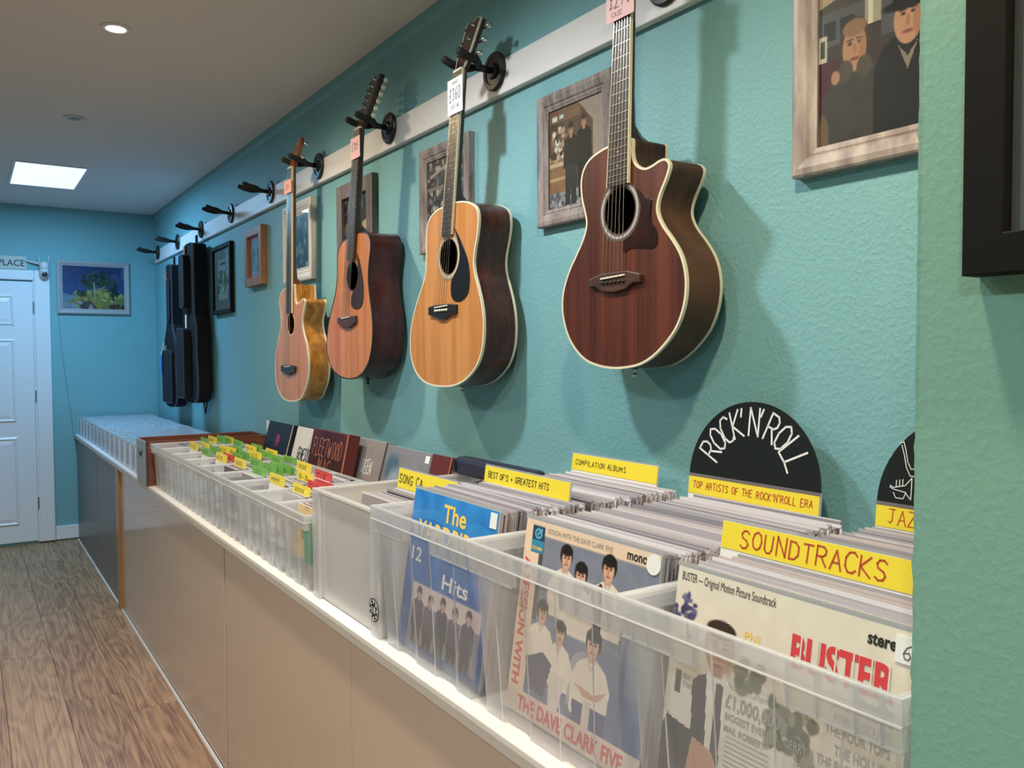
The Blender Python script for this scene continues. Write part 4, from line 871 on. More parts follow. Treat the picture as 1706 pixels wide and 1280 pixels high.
# ---------------------------------------------------------------- gig bags
M_nylon = mat('black_nylon', (0.008, 0.008, 0.011), 0.85, 0, .2, None, bump=(220, .2, .001))
M_nylon2 = mat('charcoal_nylon', (0.014, 0.014, 0.019), 0.8, 0, .2, None, bump=(220, .2, .001))
M_pipe = mat('grey_piping', (0.06, 0.06, 0.065), 0.5)
def rounded(o, r=.4, it=2):
    for _ in range(it):
        q = []
        for i in range(len(o)):
            a, b = o[i], o[(i + 1) % len(o)]; q += [(a[0] * .75 + b[0] * .25, a[1] * .75 + b[1] * .25), (a[0] * .25 + b[0] * .75, a[1] * .25 + b[1] * .75)]
        o = q
    return o
def rrect(ya, yb, za, zb, r=.028, n=5):
    o = []
    for cy_, cz_, a0 in ((max(ya, yb) - r, zb - r, 0), (min(ya, yb) + r, zb - r, 90), (min(ya, yb) + r, za + r, 180), (max(ya, yb) - r, za + r, 270)):
        for k in range(n + 1): a = math.radians(a0 + 90 * k / n); o.append((cy_ + r * math.cos(a), cz_ + r * math.sin(a)))
    return o
def gig_bag(yc, ztop, zbot, x0, x1, label, pockets, kind):
    t = thing('gig_bag', label, 'gig bag', (x1, yc, zbot), 'black gig bags on the hangers')
    H = ztop - zbot
    if kind == 'dread': half = [(.055, 1.0), (.075, .97), (.070, .60), (.10, .54), (.155, .47), (.160, .40), (.145, .30), (.185, .18), (.185, .07), (.14, .0)]
    else: half = [(.10, 1.0), (.115, .97), (.105, .62), (.115, .55), (.155, .50), (.16, .40), (.15, .30), (.175, .17), (.175, .07), (.14, .0)]
    o = [(yc + w, zbot + h * H) for w, h in half] + [(yc - w, zbot + h * H) for w, h in half[::-1]]
    o = rounded(o)
    part('shell', MB().prism(o, 0, x0 + .004, x1), M_nylon, t, bevel=.008)
    part('piping', strip_along(o, x0 + .000, x0 + .010, .004, .0012), M_pipe, t)
    for (a, b, c, d, dx) in pockets:
        pk = rrect(yc + a, yc + b, zbot + c * H, zbot + d * H)
        p = part('pocket', MB().prism(pk, 0, x0 - dx, x0 + .006), M_nylon2, t, bevel=.006)
        part('zip', strip_along(pk, x0 - dx - .001, x0 - dx + .004, .003, .0012), M_pipe, p)
    part('hanging_loop', MB().tube([(x1 - .03, yc + .02, ztop - .01), (x1 - .03, yc + .015, ztop + .05), (x1 - .03, yc - .015, ztop + .05), (x1 - .03, yc - .02, ztop - .01)], .004, 6), M_nylon, t)
    return t
g1 = gig_bag(5.735, 1.910, .985, 1.115, 1.185, 'black gig bag with a blue tag, closer to the far corner', [(.15, -.13, .03, .40, .018), (.03, -.045, .60, .90, .008)], 'dread')
part('orange_label', MB().box((1.108, 5.770, 1.80), (1.1145, 5.80, 1.86)), mat('orange_leather', (.42, .14, .06), .5), g1)
tg = part('luggage_tag', MB().box((1.086, 5.865, 1.195), (1.092, 5.905, 1.325)), mat('blue_plastic', (.06, .24, .62), .35), g1)
part('tag_loop', MB().tube([(1.089, 5.885, 1.32), (1.10, 5.88, 1.36), (1.105, 5.87, 1.40)], .003, 6), M_paper, tg)
part('leather_tab', MB().box((1.105, 5.80, 1.355), (1.113, 5.835, 1.385)), M_oakstrip, g1)
g2 = gig_bag(5.110, 1.975, 1.040, 1.105, 1.185, 'black gig bag with large raised pockets beside the narrow black frame', [(.165, -.02, .03, .47, .040), (.095, -.02, .60, .93, .034)], 'bass')
part('orange_label', MB().box((1.098, 5.165, 1.90), (1.104, 5.20, 1.965)), mat('orange_leather', (.42, .14, .06), .5), g2)
part('strap', MB().tube([(1.15, 4.96, 1.10), (1.14, 4.93, 1.04), (1.15, 4.945, .985), (1.165, 4.955, 1.06)], .004, 6), M_nylon, g2)
part('reflective_strip', MB().box((1.098, 5.155, 1.47), (1.104, 5.185, 1.56)), M_paper, g2)

# ---------------------------------------------------------------- plastic crates
def plan_path(x0, x1, y0, y1, groove, n=2):
    """crate wall in plan, corrugated: proud posts and recessed panels on the room side and the ends"""
    f = []
    yl, w = y1, y1 - y0
    marks = [0, .15, .17, .36, .38, .62, .64, .83, .85, 1]; rec = [0, 0, 1, 1, 0, 0, 1, 1, 0, 0]
    P = [(x0 + r * groove, yl - m * w) for m, r in zip(marks, rec)]
    d = x1 - x0
    P += [(x0 + m * d, y0 + r * groove) for m, r in list(zip(marks, rec))[1:]]
    P += [(x1 - r * groove, y0 + m * w) for m, r in list(zip(marks, rec))[1:]]
    P += [(x1 - m * d, y1 - r * groove) for m, r in list(zip(marks, rec))[1:-1]]
    return P
def crate(label, y0, y1, x0, x1, h, rim, taper, groove, group, skirt=True, name='storage_crate', riser=False):
    z0, z1 = TOP + .0006, TOP + h
    t = thing(name, label, 'crate', ((x0 + x1) / 2, (y0 + y1) / 2, z0), group)
    i = rim
    top = plan_path(x0 + i, x1 - i, y0 + i, y1 - i, groove); bot = plan_path(x0 + i + taper, x1 - i - taper, y0 + i + taper, y1 - i - taper, groove)
    mb = MB(); n = len(top)
    mb.add([(p[0], p[1], z0) for p in bot] + [(p[0], p[1], z1 - .004) for p in top], [(k, (k + 1) % n, n + (k + 1) % n, n + k) for k in range(n)] + [tuple(range(n))])
    part('tub', mb, M_clear, t)
    if riser: part('riser', MB().box((x0 + i + taper + .012, y0 + i + taper + .010, z0 + .002), (x1 - i - taper - .012, y1 - i - taper - .010, z0 + .057)), M_clear, t)
    # rim: flat flange, outer lip, stepped lower skirt at the corners with gussets
    lip = .020 * h / .27 + .004
    def rect(x0, x1, y0, y1, z): return [(x0, y1, z), (x0, y0, z), (x1, y0, z), (x1, y1, z)]
    R = [rect(x0 + i, x1 - i, y0 + i, y1 - i, z1 - .004), rect(x0 + i - .002, x1 - i + .002, y0 + i - .002, y1 - i + .002, z1), rect(x0 + .002, x1 - .002, y0 + .002, y1 - .002, z1), rect(x0, x1, y0, y1, z1 - .003), rect(x0 + .001, x1 - .001, y0 + .001, y1 - .001, z1 - lip)]
    mb = MB(); mb.add([v for r in R for v in r], [(j * 4 + k, j * 4 + (k + 1) % 4, j * 4 + 4 + (k + 1) % 4, j * 4 + 4 + k) for j in range(len(R) - 1) for k in range(4)])
    part('rim', mb, M_rim, t)
    def hoop(z, hh, w, e):
        return MB().box((x0 - e, y0, z), (x0 - e + w, y1, z + hh)).box((x1 + e - w, y0, z), (x1 + e, y1, z + hh)).box((x0 - e + w, y0, z), (x1 + e - w, y0 + w, z + hh)).box((x0 - e + w, y1 - w, z), (x1 + e - w, y1, z + hh))
    sc = h / .27
    part('bead', hoop(z1 - .0012, .0022, .0022 * sc, .0004), M_bead, t); part('bead', hoop(z1 - lip - .0008, .0018, .0020 * sc, .0006), M_bead, t)
    for q in ((1, 3, 5, 7) if h > .2 else (3, 5)):
        a_, b_ = bot[q], top[q]
        part('rib', MB().tube([(a_[0] - .0004, a_[1], z0 + .001), (b_[0] - .0004, b_[1], z1 - lip)], .0009, 4), M_rim, t)
    if skirt:
        w = y1 - y0; s = i * .45
        for (a, b) in ((y1 - .002, y1 - w * .34), (y0 + w * .34, y0 + .002)):
            mb = MB(); zt, zb = z1 - lip, z1 - lip * 2.0
            mb.add([(x0 + .003, a, zt), (x0 + .003, b, zt), (x0 + .006, b, zb), (x0 + .006, a, zb)], [(0, 1, 2, 3)])
            mb.add([(x0 + .006, a, zb), (x0 + .006, b, zb), (x0 + i + .004, b, zb), (x0 + i + .004, a, zb)], [(0, 1, 2, 3)])
            mb.add([(x0 + .003, a, zt), (x0 + i + .002, a, zt), (x0 + i + .004, a, zb), (x0 + .006, a, zb)], [(0, 1, 2, 3)])
            mb.add([(x0 + .003, b, zt), (x0 + i + .002, b, zt), (x0 + i + .004, b, zb), (x0 + .006, b, zb)], [(0, 1, 2, 3)])
            mb.add([(x0 + .003, a, zt), (x0 + i, a, zt), (x0 + i, b, zt), (x0 + .003, b, zt)], [(0, 1, 2, 3)])
            part('skirt', mb, M_rim, t); part('bead', MB().box((x0 + .0046, min(a, b), zb - .001), (x0 + .0068, max(a, b), zb + .001)), M_bead, t)
        k = 0
        for q in (.06, .13, .24, .33, .5, .67, .76, .87, .94):
            yy = y1 - w * q; low = z1 - (lip * 2 if (q < .34 or q > .66) else lip)
            part('gusset', MB().box((x0 + .0025, yy - .0008, low + .001), (x0 + i, yy + .0008, z1 - .002)), M_rim, t)
    return t
CR = 'ribbed clear plastic crates on the worktop'
Y3 = [(0.392, 0.756, 'large ribbed clear crate beside the pillar, holding the cream-covered record'),
      (0.758, 1.120, 'large ribbed clear crate holding the record with the mono strip'),
      (1.122, 1.486, 'large ribbed clear crate holding the blue-covered record')]
for y0, y1, lb in Y3: crate(lb, y0, y1, 0.650, 1.190, .270, .011, .013, .007, CR)
NCD = 9; P0, PW = 3.795, 0.2135
ordinal = ['first', 'second', 'third', 'fourth', 'fifth', 'sixth', 'seventh', 'eighth', 'ninth']
for k in range(NCD):
    y1 = P0 - k * PW
    crate('small clear disc crate, %s in the row from the brown wooden box' % ordinal[k], y1 - PW + .0015, y1 - .0005, 0.652, 0.985, .186, .011, .008, .004, 'small clear crates of discs', name='disc_crate', riser=True)
# frosted square crate
def frosted():
    y0, y1, x0, x1, z0, z1 = 1.492, 1.860, .668, 1.185, TOP + .0006, 1.008
    t = thing('frosted_crate', 'milky frosted square crate between the small disc crates and the large clear ones', 'crate', ((x0 + x1) / 2, (y0 + y1) / 2, z0))
    w = .0025; i = .009
    mb = MB(); mb.box((x0 + i, y0 + i, z0 + .006), (x0 + i + w, y1 - i, z1 - .004)).box((x1 - i - w, y0 + i, z0 + .006), (x1 - i, y1 - i, z1 - .004))
    mb.box((x0 + i + w, y0 + i, z0 + .006), (x1 - i - w, y0 + i + w, z1 - .004)).box((x0 + i + w, y1 - i - w, z0 + .006), (x1 - i - w, y1 - i, z1 - .004)).box((x0 + i, y0 + i, z0 + .003), (x1 - i, y1 - i, z0 + .0058))
    part('walls', mb, M_frost, t)
    for (xa, xb) in ((x0, x0 + .036), (x1 - .036, x1)):
        for (ya, yb) in ((y0, y0 + .040), (y1 - .040, y1)):
            o = [(xa, ya), (xb, ya), (xb, yb), (xa, yb)]
            xi = xa if xa == x0 else xb; yi = ya if ya == y0 else yb
            part('corner_post', MB().box((min(xi, xi + (.0088 if xi == x0 else -.0088)), ya, z0), (max(xi, xi + (.0088 if xi == x0 else -.0088)), yb, z1 - .004))
                 .box((xa + (.009 if xa == x0 else 0), min(yi, yi + (.0088 if yi == y0 else -.0088)), z0), (xb - (.009 if xb == x1 else 0), max(yi, yi + (.0088 if yi == y0 else -.0088)), z1 - .004)), M_rim, t, bevel=.002)
    r = MB(); r.box((x0, y0, z1 - .004), (x0 + .013, y1, z1 + .003)).box((x1 - .013, y0, z1 - .004), (x1, y1, z1 + .003)).box((x0 + .013, y0, z1 - .004), (x1 - .013, y0 + .013, z1 + .003)).box((x0 + .013, y1 - .013, z1 - .004), (x1 - .013, y1, z1 + .003))
    part('rim', r, M_frost, t, bevel=.0015)
    sy, sz = 1.513, .812
    st = part('sticker', MB().lathe([(.0235, -.0006), (.0235, -.0012)], (x0, sy, sz), 'x', 28), INK_BLACK, t)
    part('sticker_ring', ring(sy, sz, .0195, .0208, x0 - .0018, x0 - .0014), INK_WHITE, st)
    mb = MB(); type_text(mb, '18', .018, lambda a, b: (x0 - .0016, sy + .009 - a, sz - .006 + b), bold=.02, width=.018)
    for k in range(8):
        a = 2 * PI * k / 8; mb.add([(x0 - .0016, sy + math.cos(a) * .0155 + q * .0025, sz + math.sin(a) * .0155 + r_ * .0025) for q, r_ in ((-1, -1), (1, -1), (1, 1), (-1, 1))], [(0, 1, 2, 3)])
    part('sticker_lettering', mb, INK_WHITE, st)
frosted()

# ---------------------------------------------------------------- long-playing records
LP = .306; LPH = .289; LEAN = math.radians(8.5)
M_jack = mat_ramp_random('record_jackets', ['c9c2bf', '8d8785', '5b5352', 'b7a99d', '9a6f62', 'd8d3d2', '6b6470', 'a79fa8', '3f3a3c', 'c3b39a', '8f7c78', 'bdb7bd', 'b0606a', '7d8794', 'd9d0c4', '94888a'], .5)
def lp_mesh(width, size, name):
    mb = MB(); h = width / 2
    mb.box((0, -h, 0), (.0030, h, size)); mb.cur = 1
    mb.box((-.0004, -h - .002, size + .0003), (.0004, h + .002, size + .0055)).box((.0026, -h - .002, size + .0003), (.0034, h + .002, size + .005)); mb.box((.0006, -h - .0042, .002), (.0024, -h - .0003, size)); 
    return mb.mesh(name, [M_jack, M_sleeve])
lpm = lp_mesh(LP, LPH, 'record_sleeve'); lps = lp_mesh(.245, .228, 'small_record_sleeve')
def stack(name, me, yc, x0, x1, step, label, group, gaps=(), z=TOP + .0040, lean=LEAN):
    x = x0
    while x < x1:
        if not any(a < x < b for a, b in gaps):
            o = link(name, me, None, (x, yc + random.uniform(-.006, .006), z + random.uniform(-.001, .007))); o.rotation_euler = (random.uniform(-.006, .006), lean + random.uniform(-.001, .001), 0)
            o['label'] = label; o['category'] = 'record'; o['group'] = group
        x += step * random.uniform(.76, 1.34)
SH = math.sin(LEAN) * LPH     # how far a top edge sits behind its foot
YC = {'blue': 1.306, 'mono': 0.935, 'cream': 0.582}
FRONT = {'blue': .692, 'mono': .704, 'cream': .689}
SIGN = {'best': .92 - SH, 'comp': 1.118 - .0, 'sound': .855 - SH}
XE = 1.090
stack('record', lpm, YC['blue'], FRONT['blue'] + .007, XE, .0064, 'record in clear sleeve packed behind the blue cover in its crate', 'records behind the blue cover', [(SIGN['best'] - .006, SIGN['best'] + .006)])
stack('record', lpm, YC['mono'], FRONT['mono'] + .007, XE, .0064, 'record in clear sleeve packed behind the mono cover in its crate', 'records behind the mono cover')
stack('record', lpm, YC['cream'], FRONT['cream'] + .007, XE, .0064, 'record in clear sleeve packed behind the cream cover beside the pillar', 'records behind the cream cover', [(SIGN['sound'] - .006, SIGN['sound'] + .006)])
stack('small_record', lps, 1.676, .735, 1.10, .0072, 'smaller record in clear sleeve packed in the frosted crate', 'records in the frosted crate', [(.822, .836)], z=TOP + .0075)

LPB = LPH; LPH = .298
def front_record(key, label, cv):
    t = thing('record', label, 'record', (FRONT[key], YC[key], TOP + .0055), None, (0, LEAN, 0))
    h = LP / 2
    lpart('jacket', MB().box((0, -h, 0), (.0032, h, LPH)), M_paper, t)
    link('cover_print', print_mesh(cv, 'cover_print', M_print, lambda s, v: (-.0004, h - LP * s, LPH * v)), t)
    lpart('outer_sleeve', MB().box((-.0005, -h - .003, LPH + .0005), (.0037, h + .003, LPH + .006)).box((-.0005, -h - .005, .001), (.0037, -h - .0005, LPH)), M_clearedge, t)
    return t
def cover_put(s, v): return lambda a, b: (-.0009, LP / 2 - LP * s - a, LPH * v + b)
def cover_text(t, m, items, typ=True):
    for (txt, s, v, size, width, bold) in items:
        mb = MB(); type_text(mb, txt, size * LP, cover_put(s, v), bold=bold, width=width * LP if width else None); lpart('lettering', mb, m, t)
# blue cover
cv = Canvas(120, 120, '1f6fb8').grad('184f96', '2a82c8', .3, 1); cv.noise(.03, 14)
cv.poly([(0, .86), (.3, .9), (.5, .85), (.8, .9), (1, .86), (1, .82), (.6, .8), (.3, .84), (0, .8)], '3f97d6', op=.4)
cv.rect(.12, .05, .95, .42, 'cdb9b4').rect(.12, .05, .95, .3, '8a8490')
for q, s in enumerate((.22, .37, .52, .67, .82)): cv.person(s, .40 - .02 * (q % 2), .46, '2a1e1c', 'c8a48e', ['3a3040', '4a4454', '2c2836', '55485a', '343044'][q], '2a2833', 1.0)
cv.rect(0, 0, 1, .05, '17457f')
t = front_record('blue', 'record with a bright blue cover and yellow lettering at the front of its crate', cv)
cover_text(t, INK_YEL, [('The', .40, .845, .15, .27, .02), ('YARDBIRDS', .10, .700, .16, .84, .02)])
cover_text(t, INK_WHITE, [('12', .06, .55, .12, .13, .02), ('Hits', .48, .45, .12, .30, .02)])
lpart('price_sticker', MB().box((-.0016, -LP / 2 + .004, LPH - .030), (-.0006, -LP / 2 + .024, LPH - .004)), M_paper, t)
# mono cover: group in white shirts
cv = Canvas(150, 150, 'e3c7ae'); cv.rect(.135, .02, 1, .93, '6f7482'); g = cv.T[..., None]; 
cv.poly([(.135, .12), (1, .12), (1, .93), (.135, .93)], '7b8090').rect(.135, .02, 1, .34, '5a6688').rect(.135, .5, .17, .93, '4a4444')
def shirt(x, top, sc, turn=0, vest=False):
    r = .052 * sc
    cv.poly([(x - r * 2.1, top - r * 7), (x - r * 2.4, top - r * 4.2), (x - r * 1.6, top - r * 2.9), (x - r * .5, top - r * 2.3), (x + r * .5, top - r * 2.3), (x + r * 1.7, top - r * 2.9), (x + r * 2.4, top - r * 4.2), (x + r * 2.1, top - r * 7)], 'e0d2c4')
    if vest: cv.poly([(x - r * 2, top - r * 3.4), (x - r * .7, top - r * 2.5), (x - r * .2, top - r * 7), (x - r * 1.6, top - r * 7)], '2a2a30')
    cv.rect(x - r * .42, top - r * 2.6, x + r * .42, top - r * 1.8, 'c89a80'); cv.ell(x, top - r * .95, r * .95, r * 1.08, '17120f'); cv.ell(x + turn * r * .15, top - r * 1.3, r * .70, r * .95, 'd4a68a'); cv.ell(x, top - r * .5, r * .88, r * .5, '17120f')
    for s in (-1, 1): cv.ell(x + turn * r * .2 + s * r * .28, top - r * 1.2, r * .13, r * .07, '2a1a14'); cv.line(x + turn * r * .2 + s * r * .4, top - r * 1.02, x + turn * r * .2 + s * r * .14, top - r * 1.04, .002, '2a1a14')
    cv.ell(x + turn * r * .25, top - r * 1.5, r * .1, r * .22, 'a87a60'); cv.ell(x + turn * r * .15, top - r * 1.85, r * .25, r * .08, '9a4c44')
    cv.line(x - r * .4, top - r * 2.4, x, top - r * 3.2, .004, 'b8a898'); cv.line(x + r * .4, top - r * 2.4, x, top - r * 3.2, .004, 'b8a898')
shirt(.60, .60, 1.15, .2); shirt(.36, .92, 1.0, .5); shirt(.68, .935, 1.05, -.3, True); shirt(.485, .86, 1.0)
cv.rect(.135, .02, 1, .50, '66708c', op=.55); shirt(.22, .61, .95, .4); shirt(.38, .545, .9, .2); shirt(.63, .575, 1.15, -.2)
cv.poly([(.12, .30), (.16, .16), (.30, .14), (.34, .32), (.26, .36)], '3a4058').poly([(.33, .30), (.34, .12), (.42, .12), (.45, .28)], 'd0c4b8').poly([(.52, .22), (.54, .0), (.76, .0), (.76, .22)], '4a5478').rect(.60, .10, .655, .24, 'cfc2b4').poly([(.52, .30), (.60, .25), (.70, .26), (.76, .32), (.66, .28)], 'c89a80').rect(.83, .0, .86, .6, '5a6078').noise(.012)
cv.rect(0, 0, 1, .12, 'd6c0b2'); cv.rect(.06, .835, .165, .975, '143a50').rect(.06, .835, .165, .90, '2f86a8').ell(.112, .935, .032, .028, '6ab0d0').ell(.112, .935, .020, .017, '143a50').line(.105, .93, .14, .958, .006, '6ab0d0')
t = front_record('mono', 'record with a cream-edged cover of men in white shirts at the front', cv)
cover_text(t, INK_GREY, [('SESSION WITH THE DAVE CLARK FIVE', .19, .952, .035, .50, .0)])
cover_text(t, INK_BLACK, [('mono', .79, .945, .062, .13, .02)])
cover_text(t, INK_YEL, [('COLUMBIA', .066, .850, .024, .094, .02)])
cover_text(t, INK_SCAR, [('THE DAVE CLARK FIVE', .10, .025, .10, .80, .02)])
mb = MB(); type_text(mb, 'A SESSION WITH', .085 * LP, lambda a, b: (-.0009, LP / 2 - LP * .025 - b, LPH * .80 - a), bold=.02, width=.66 * LPH); lpart('lettering', mb, INK_SCAR, t)
lpart('price_sticker', MB().lathe([(.0135, -.0016), (.0135, -.0008)], (0, -LP / 2 + .012, LPH - .014), 'x', 22), M_paper, t)
# cream cover: man in dark coat with a newspaper
cv = Canvas(170, 170, 'd6cbb9').grad('c6bab0', 'ddd4c4', 0, .9)
cv.dots(.04, .80, .11, .895, ['4a4470', '2e2a50', '6a6488', '3a3a50'], 26, .013).dots(.005, .80, .03, .84, ['4a4470', '5a5460'], 6, .010).line(.075, .80, .085, .72, .004, '4a5a48').dots(.05, .70, .14, .80, ['5a5868', '6a7060'], 8, .012)
cv.poly([(.0, .0), (.0, .36), (.06, .48), (.16, .60), (.25, .64), (.36, .60), (.46, .46), (.54, .30), (.56, .0)], '2a2c38').poly([(.20, .63), (.27, .65), (.33, .60), (.32, .2), (.24, .2)], 'e2dcd6').poly([(.255, .60), (.285, .60), (.30, .28), (.25, .28)], '3a3b44')
cv.ell(.25, .735, .072, .095, '8a5f4c').ell(.25, .72, .066, .092, 'bd8f78').ell(.25, .80, .072, .038, '3a2a22').ell(.225, .735, .011, .007, '2a1a14').ell(.277, .735, .011, .007, '2a1a14').line(.208, .752, .238, .755, .004, '4a3024').line(.264, .755, .294, .752, .004, '4a3024').ell(.25, .705, .010, .020, '96685a').ell(.25, .662, .026, .007, '8a4a40').rect(.225, .62, .275, .655, 'b08068').ell(.305, .71, .02, .07, 'a0745e', op=.6)
cv.poly([(.03, .40), (.03, .62), (.13, .60), (.15, .38)], 'd8d2ca').rect(.045, .50, .075, .59, '3a3838').poly([(.30, .28), (.29, .60), (.46, .66), (.56, .60), (.58, .30)], 'dcd6cc')
cv.dots(.34, .62, .46, .72, ['4a5240', '6a6a58', '5a6a50'], 26, .024).dots(.50, .46, .68, .62, ['4a5240', '3a4032', '6a6a58', '8a8878'], 46, .024)
cv.poly([(.14, .20), (.16, .36), (.26, .34), (.34, .22), (.30, .12), (.2, .14)], 'bd8f78').poly([(.10, .0), (.12, .22), (.2, .2), (.22, .0)], 'b89a78')
for k in range(7): cv.rect(.32, .42 - .018 * k, .52, .426 - .018 * k, '8a847c')
cv.noise(.010)
t = front_record('cream', 'record with a cream cover and red stencil lettering beside the pillar', cv)
cover_text(t, INK_BLACK, [('BUSTER \u2014 Original Motion Picture Soundtrack', .025, .950, .048, .46, .0), ('stereo', .845, .930, .058, .125, .03)])
cover_text(t, INK_SCAR, [('BUSTER', .565, .770, .150, .385, .035)])
cover_text(t, INK_YEL, [('Phil', .36, .80, .045, .07, .0)])
cover_text(t, INK_GREY, [('ROBBERY LATEST', .32, .60, .024, .17, .0), ('\u00a31,000,000', .305, .530, .070, .25, .015), ('BIGGEST EVER', .31, .485, .036, .19, .015), ('MAIL ROBBERY', .31, .440, .036, .19, .015), ('BOY', .085, .565, .03, .04, .01), ('STOLEN', .085, .535, .03, .05, .01)])
mb = MB()
for q, (txt, w, v) in enumerate((('Directed by', .13, .725), ('Julie Walters', .22, .690), ('PHIL COLLINS', .20, .640), ('THE FOUR TOPS', .23, .595), ('THE HOLLIES', .19, .535), ('GERRY & THE PACEMAKERS', .38, .485), ('THE SPENCER DAVIS GROUP', .34, .435), ('SONNY AND CHER', .24, .385))):
    type_text(mb, txt, (.034 if q == 0 else .046) * LP, (lambda v: (lambda a, b: (-.0009, -LP / 2 + LP * .045 - a + 0, LPH * v + b)))(v), bold=.012, width=w * LP, align='RIGHT')
lpart('lettering', mb, INK_GREY, t)
mb = MB()   # stencil breaks across the red word
for f in (.04, .105, .175, .24, .305, .365): mb.add([(-.0012, LP / 2 - LP * (.565 + f) - w_, LPH * v_) for w_, v_ in ((-.0010, .768), (.0010, .768), (.0010, .882), (-.0010, .882))], [(0, 1, 2, 3)])
lpart('stencil_break', mb, mat('cream_ink', lin('dad0be'), .45), t)
lpart('price_sticker', MB().box((-.0018, -LP / 2 - .004, LPH * .900), (-.0008, -LP / 2 + .018, LPH * .985)), M_paper, t)
mb = MB(); hand(mb, '6', .014, .0011, lambda a, b: (-.0021, -LP / 2 + .010 - a, LPH * .915 + b)); lpart('handwriting', mb, INK_PEN, t)

# ---------------------------------------------------------------- section signs
def divider(label, x, yl, yr, zt, strip, text, inkm, twidth, th, pen, lean=LEAN, start=None):
    w = yl - yr; yc = (yl + yr) / 2; H = (zt - (TOP + .0055)) / math.cos(lean)
    t = thing('section_divider', label, 'sign', (x - math.sin(lean) * H, yc, TOP + .0055), 'handwritten section signs among the records', (0, lean, 0))
    h = w / 2
    lpart('board', MB().box((0, -h, 0), (.0016, h, H)), M_paper, t)
    lpart('yellow_strip', MB().box((-.0008, -h + .0005, H - strip), (-.0001, h - .0005, H - .0005)), M_yellow, t)
    lpart('clear_edge', MB().box((-.0004, -h - .0035, H - strip - .02), (.0012, -h - .0002, H + .003)).box((-.0004, -h, H + .0003), (.0012, h, H + .0035)), M_clearedge, t)
    mb = MB(); hand(mb, text, th, pen, lambda a, b: (-.0013, (h - start if start is not None else twidth / 2) - a, H - strip + (strip - th) / 2 + b), width=twidth, jit=.05); lpart('handwriting', mb, inkm, t)
    return t, H, h
divider('yellow sign reading soundtracks in brown marker, nearest the pillar', .852, .772, .468, 1.094, .036, 'SOUNDTRACKS', INK_RED, .208, .023, .0021, start=.033)
divider('yellow sign reading best of and greatest hits in black marker', .915, 1.487, 1.192, 1.085, .034, "BEST OF'S + GREATEST HITS", INK_BLACK, .215, .012, .0016, start=.016)
divider('yellow sign reading compilation albums against the wall', 1.150, 1.490, 1.212, 1.094, .036, 'COMPILATION ALBUMS', INK_BLACK, .170, .011, .0014, start=.014)
divider('bright yellow sign starting with song, in the frosted crate', .872, 1.815, 1.530, 1.046, .046, 'SONG CA', INK_BLACK, .120, .020, .0026, start=.008)
def arch_sign(label, x, yl, yr, zt, strip, text, th, twidth, arcs=None, doodle=False, start=None):
    t, H, h = divider(label, x, yl, yr, zt, strip, text, INK_RED, twidth, th, .0014, lean=math.radians(5), start=start)
    n = 40; o = [(h * math.cos(PI * k / n), H + .002 + h * .985 * math.sin(PI * k / n)) for k in range(n + 1)]
    lpart('half_disc', MB().prism(o, 0, .0002, .0026), mat('black_vinyl', (.012, .012, .013), .25), t)
    lpart('disc_edge', MB().box((-.0010, -h, H - .002), (.0001, h, H + .003)), mat('grey_tape', (.16, .13, .14), .5), t)
    mb = MB()
    if arcs:
        N = len(arcs); r = h * .57
        pos = [ADV.get(c, .68) + .24 for c in arcs]; tot = sum(pos); a = math.radians(160)
        for c, p in zip(arcs, pos):
            am = a - (p / 2) / tot * math.radians(143); ct, st_ = math.cos(am), math.sin(am); s = h * .25; asc = h * .34
            for stt in STROKES.get(c, []):
                pts = [((q[0] - .32) * s * .95, q[1] * asc) for q in stt]
                ribbon(mb, [(ct * (r + b) + st_ * a_, st_ * (r + b) - ct * a_) for a_, b in pts], .0036, lambda u, v: (-.0003, -u, H + .002 + v))
            a -= p / tot * math.radians(143)
    if doodle:
        P = lambda u, v: (-.0003, h - u * 2 * h, H + .002 + v * h)
        for pts in ([(.28, .74), (.34, .76), (.38, .66), (.42, .52), (.48, .44), (.56, .46), (.58, .58), (.54, .64)], [(.31, .72), (.36, .6), (.40, .46), (.47, .36), (.58, .36), (.64, .5)], [(.16, .22), (.22, .20), (.40, .24), (.50, .34), (.50, .08), (.40, .16), (.22, .18), (.16, .20)], [(.22, .14), (.26, .08), (.38, .08), (.42, .16)],
                    [(.26, .22), (.26, .29)], [(.31, .22), (.31, .30)], [(.36, .23), (.36, .31)], [(.62, .8), (.62, .92), (.70, .94), (.70, .82)], [(.56, .18), (.6, .24), (.66, .2), (.62, .1), (.56, .18)], [(.68, .3), (.68, .55), (.74, .6), (.74, .36)]):
            dm = MB(); ribbon(dm, [((.015 + p[0] * .34) * 2 * h, p[1] * h * .85) for p in pts], .0013, lambda u, v: (-.0003, h - u, H + .002 + v)); lpart('white_drawing', dm, INK_WHITE, t)
    if arcs: lpart('white_lettering', mb, INK_WHITE, t)
arch_sign("black half-disc sign reading rock'n'roll above a yellow strip", 1.150, 1.128, .838, 1.089, .034, "TOP ARTISTS OF THE ROCK'N'ROLL ERA", .0125, .265, arcs="ROCK'N'ROLL")
arch_sign('black half-disc sign with drawn instruments above a yellow jazz strip, cut off by the pillar', 1.149, .738, .448, 1.092, .034, 'JAZZ', .021, .060, doodle=True, start=.020)

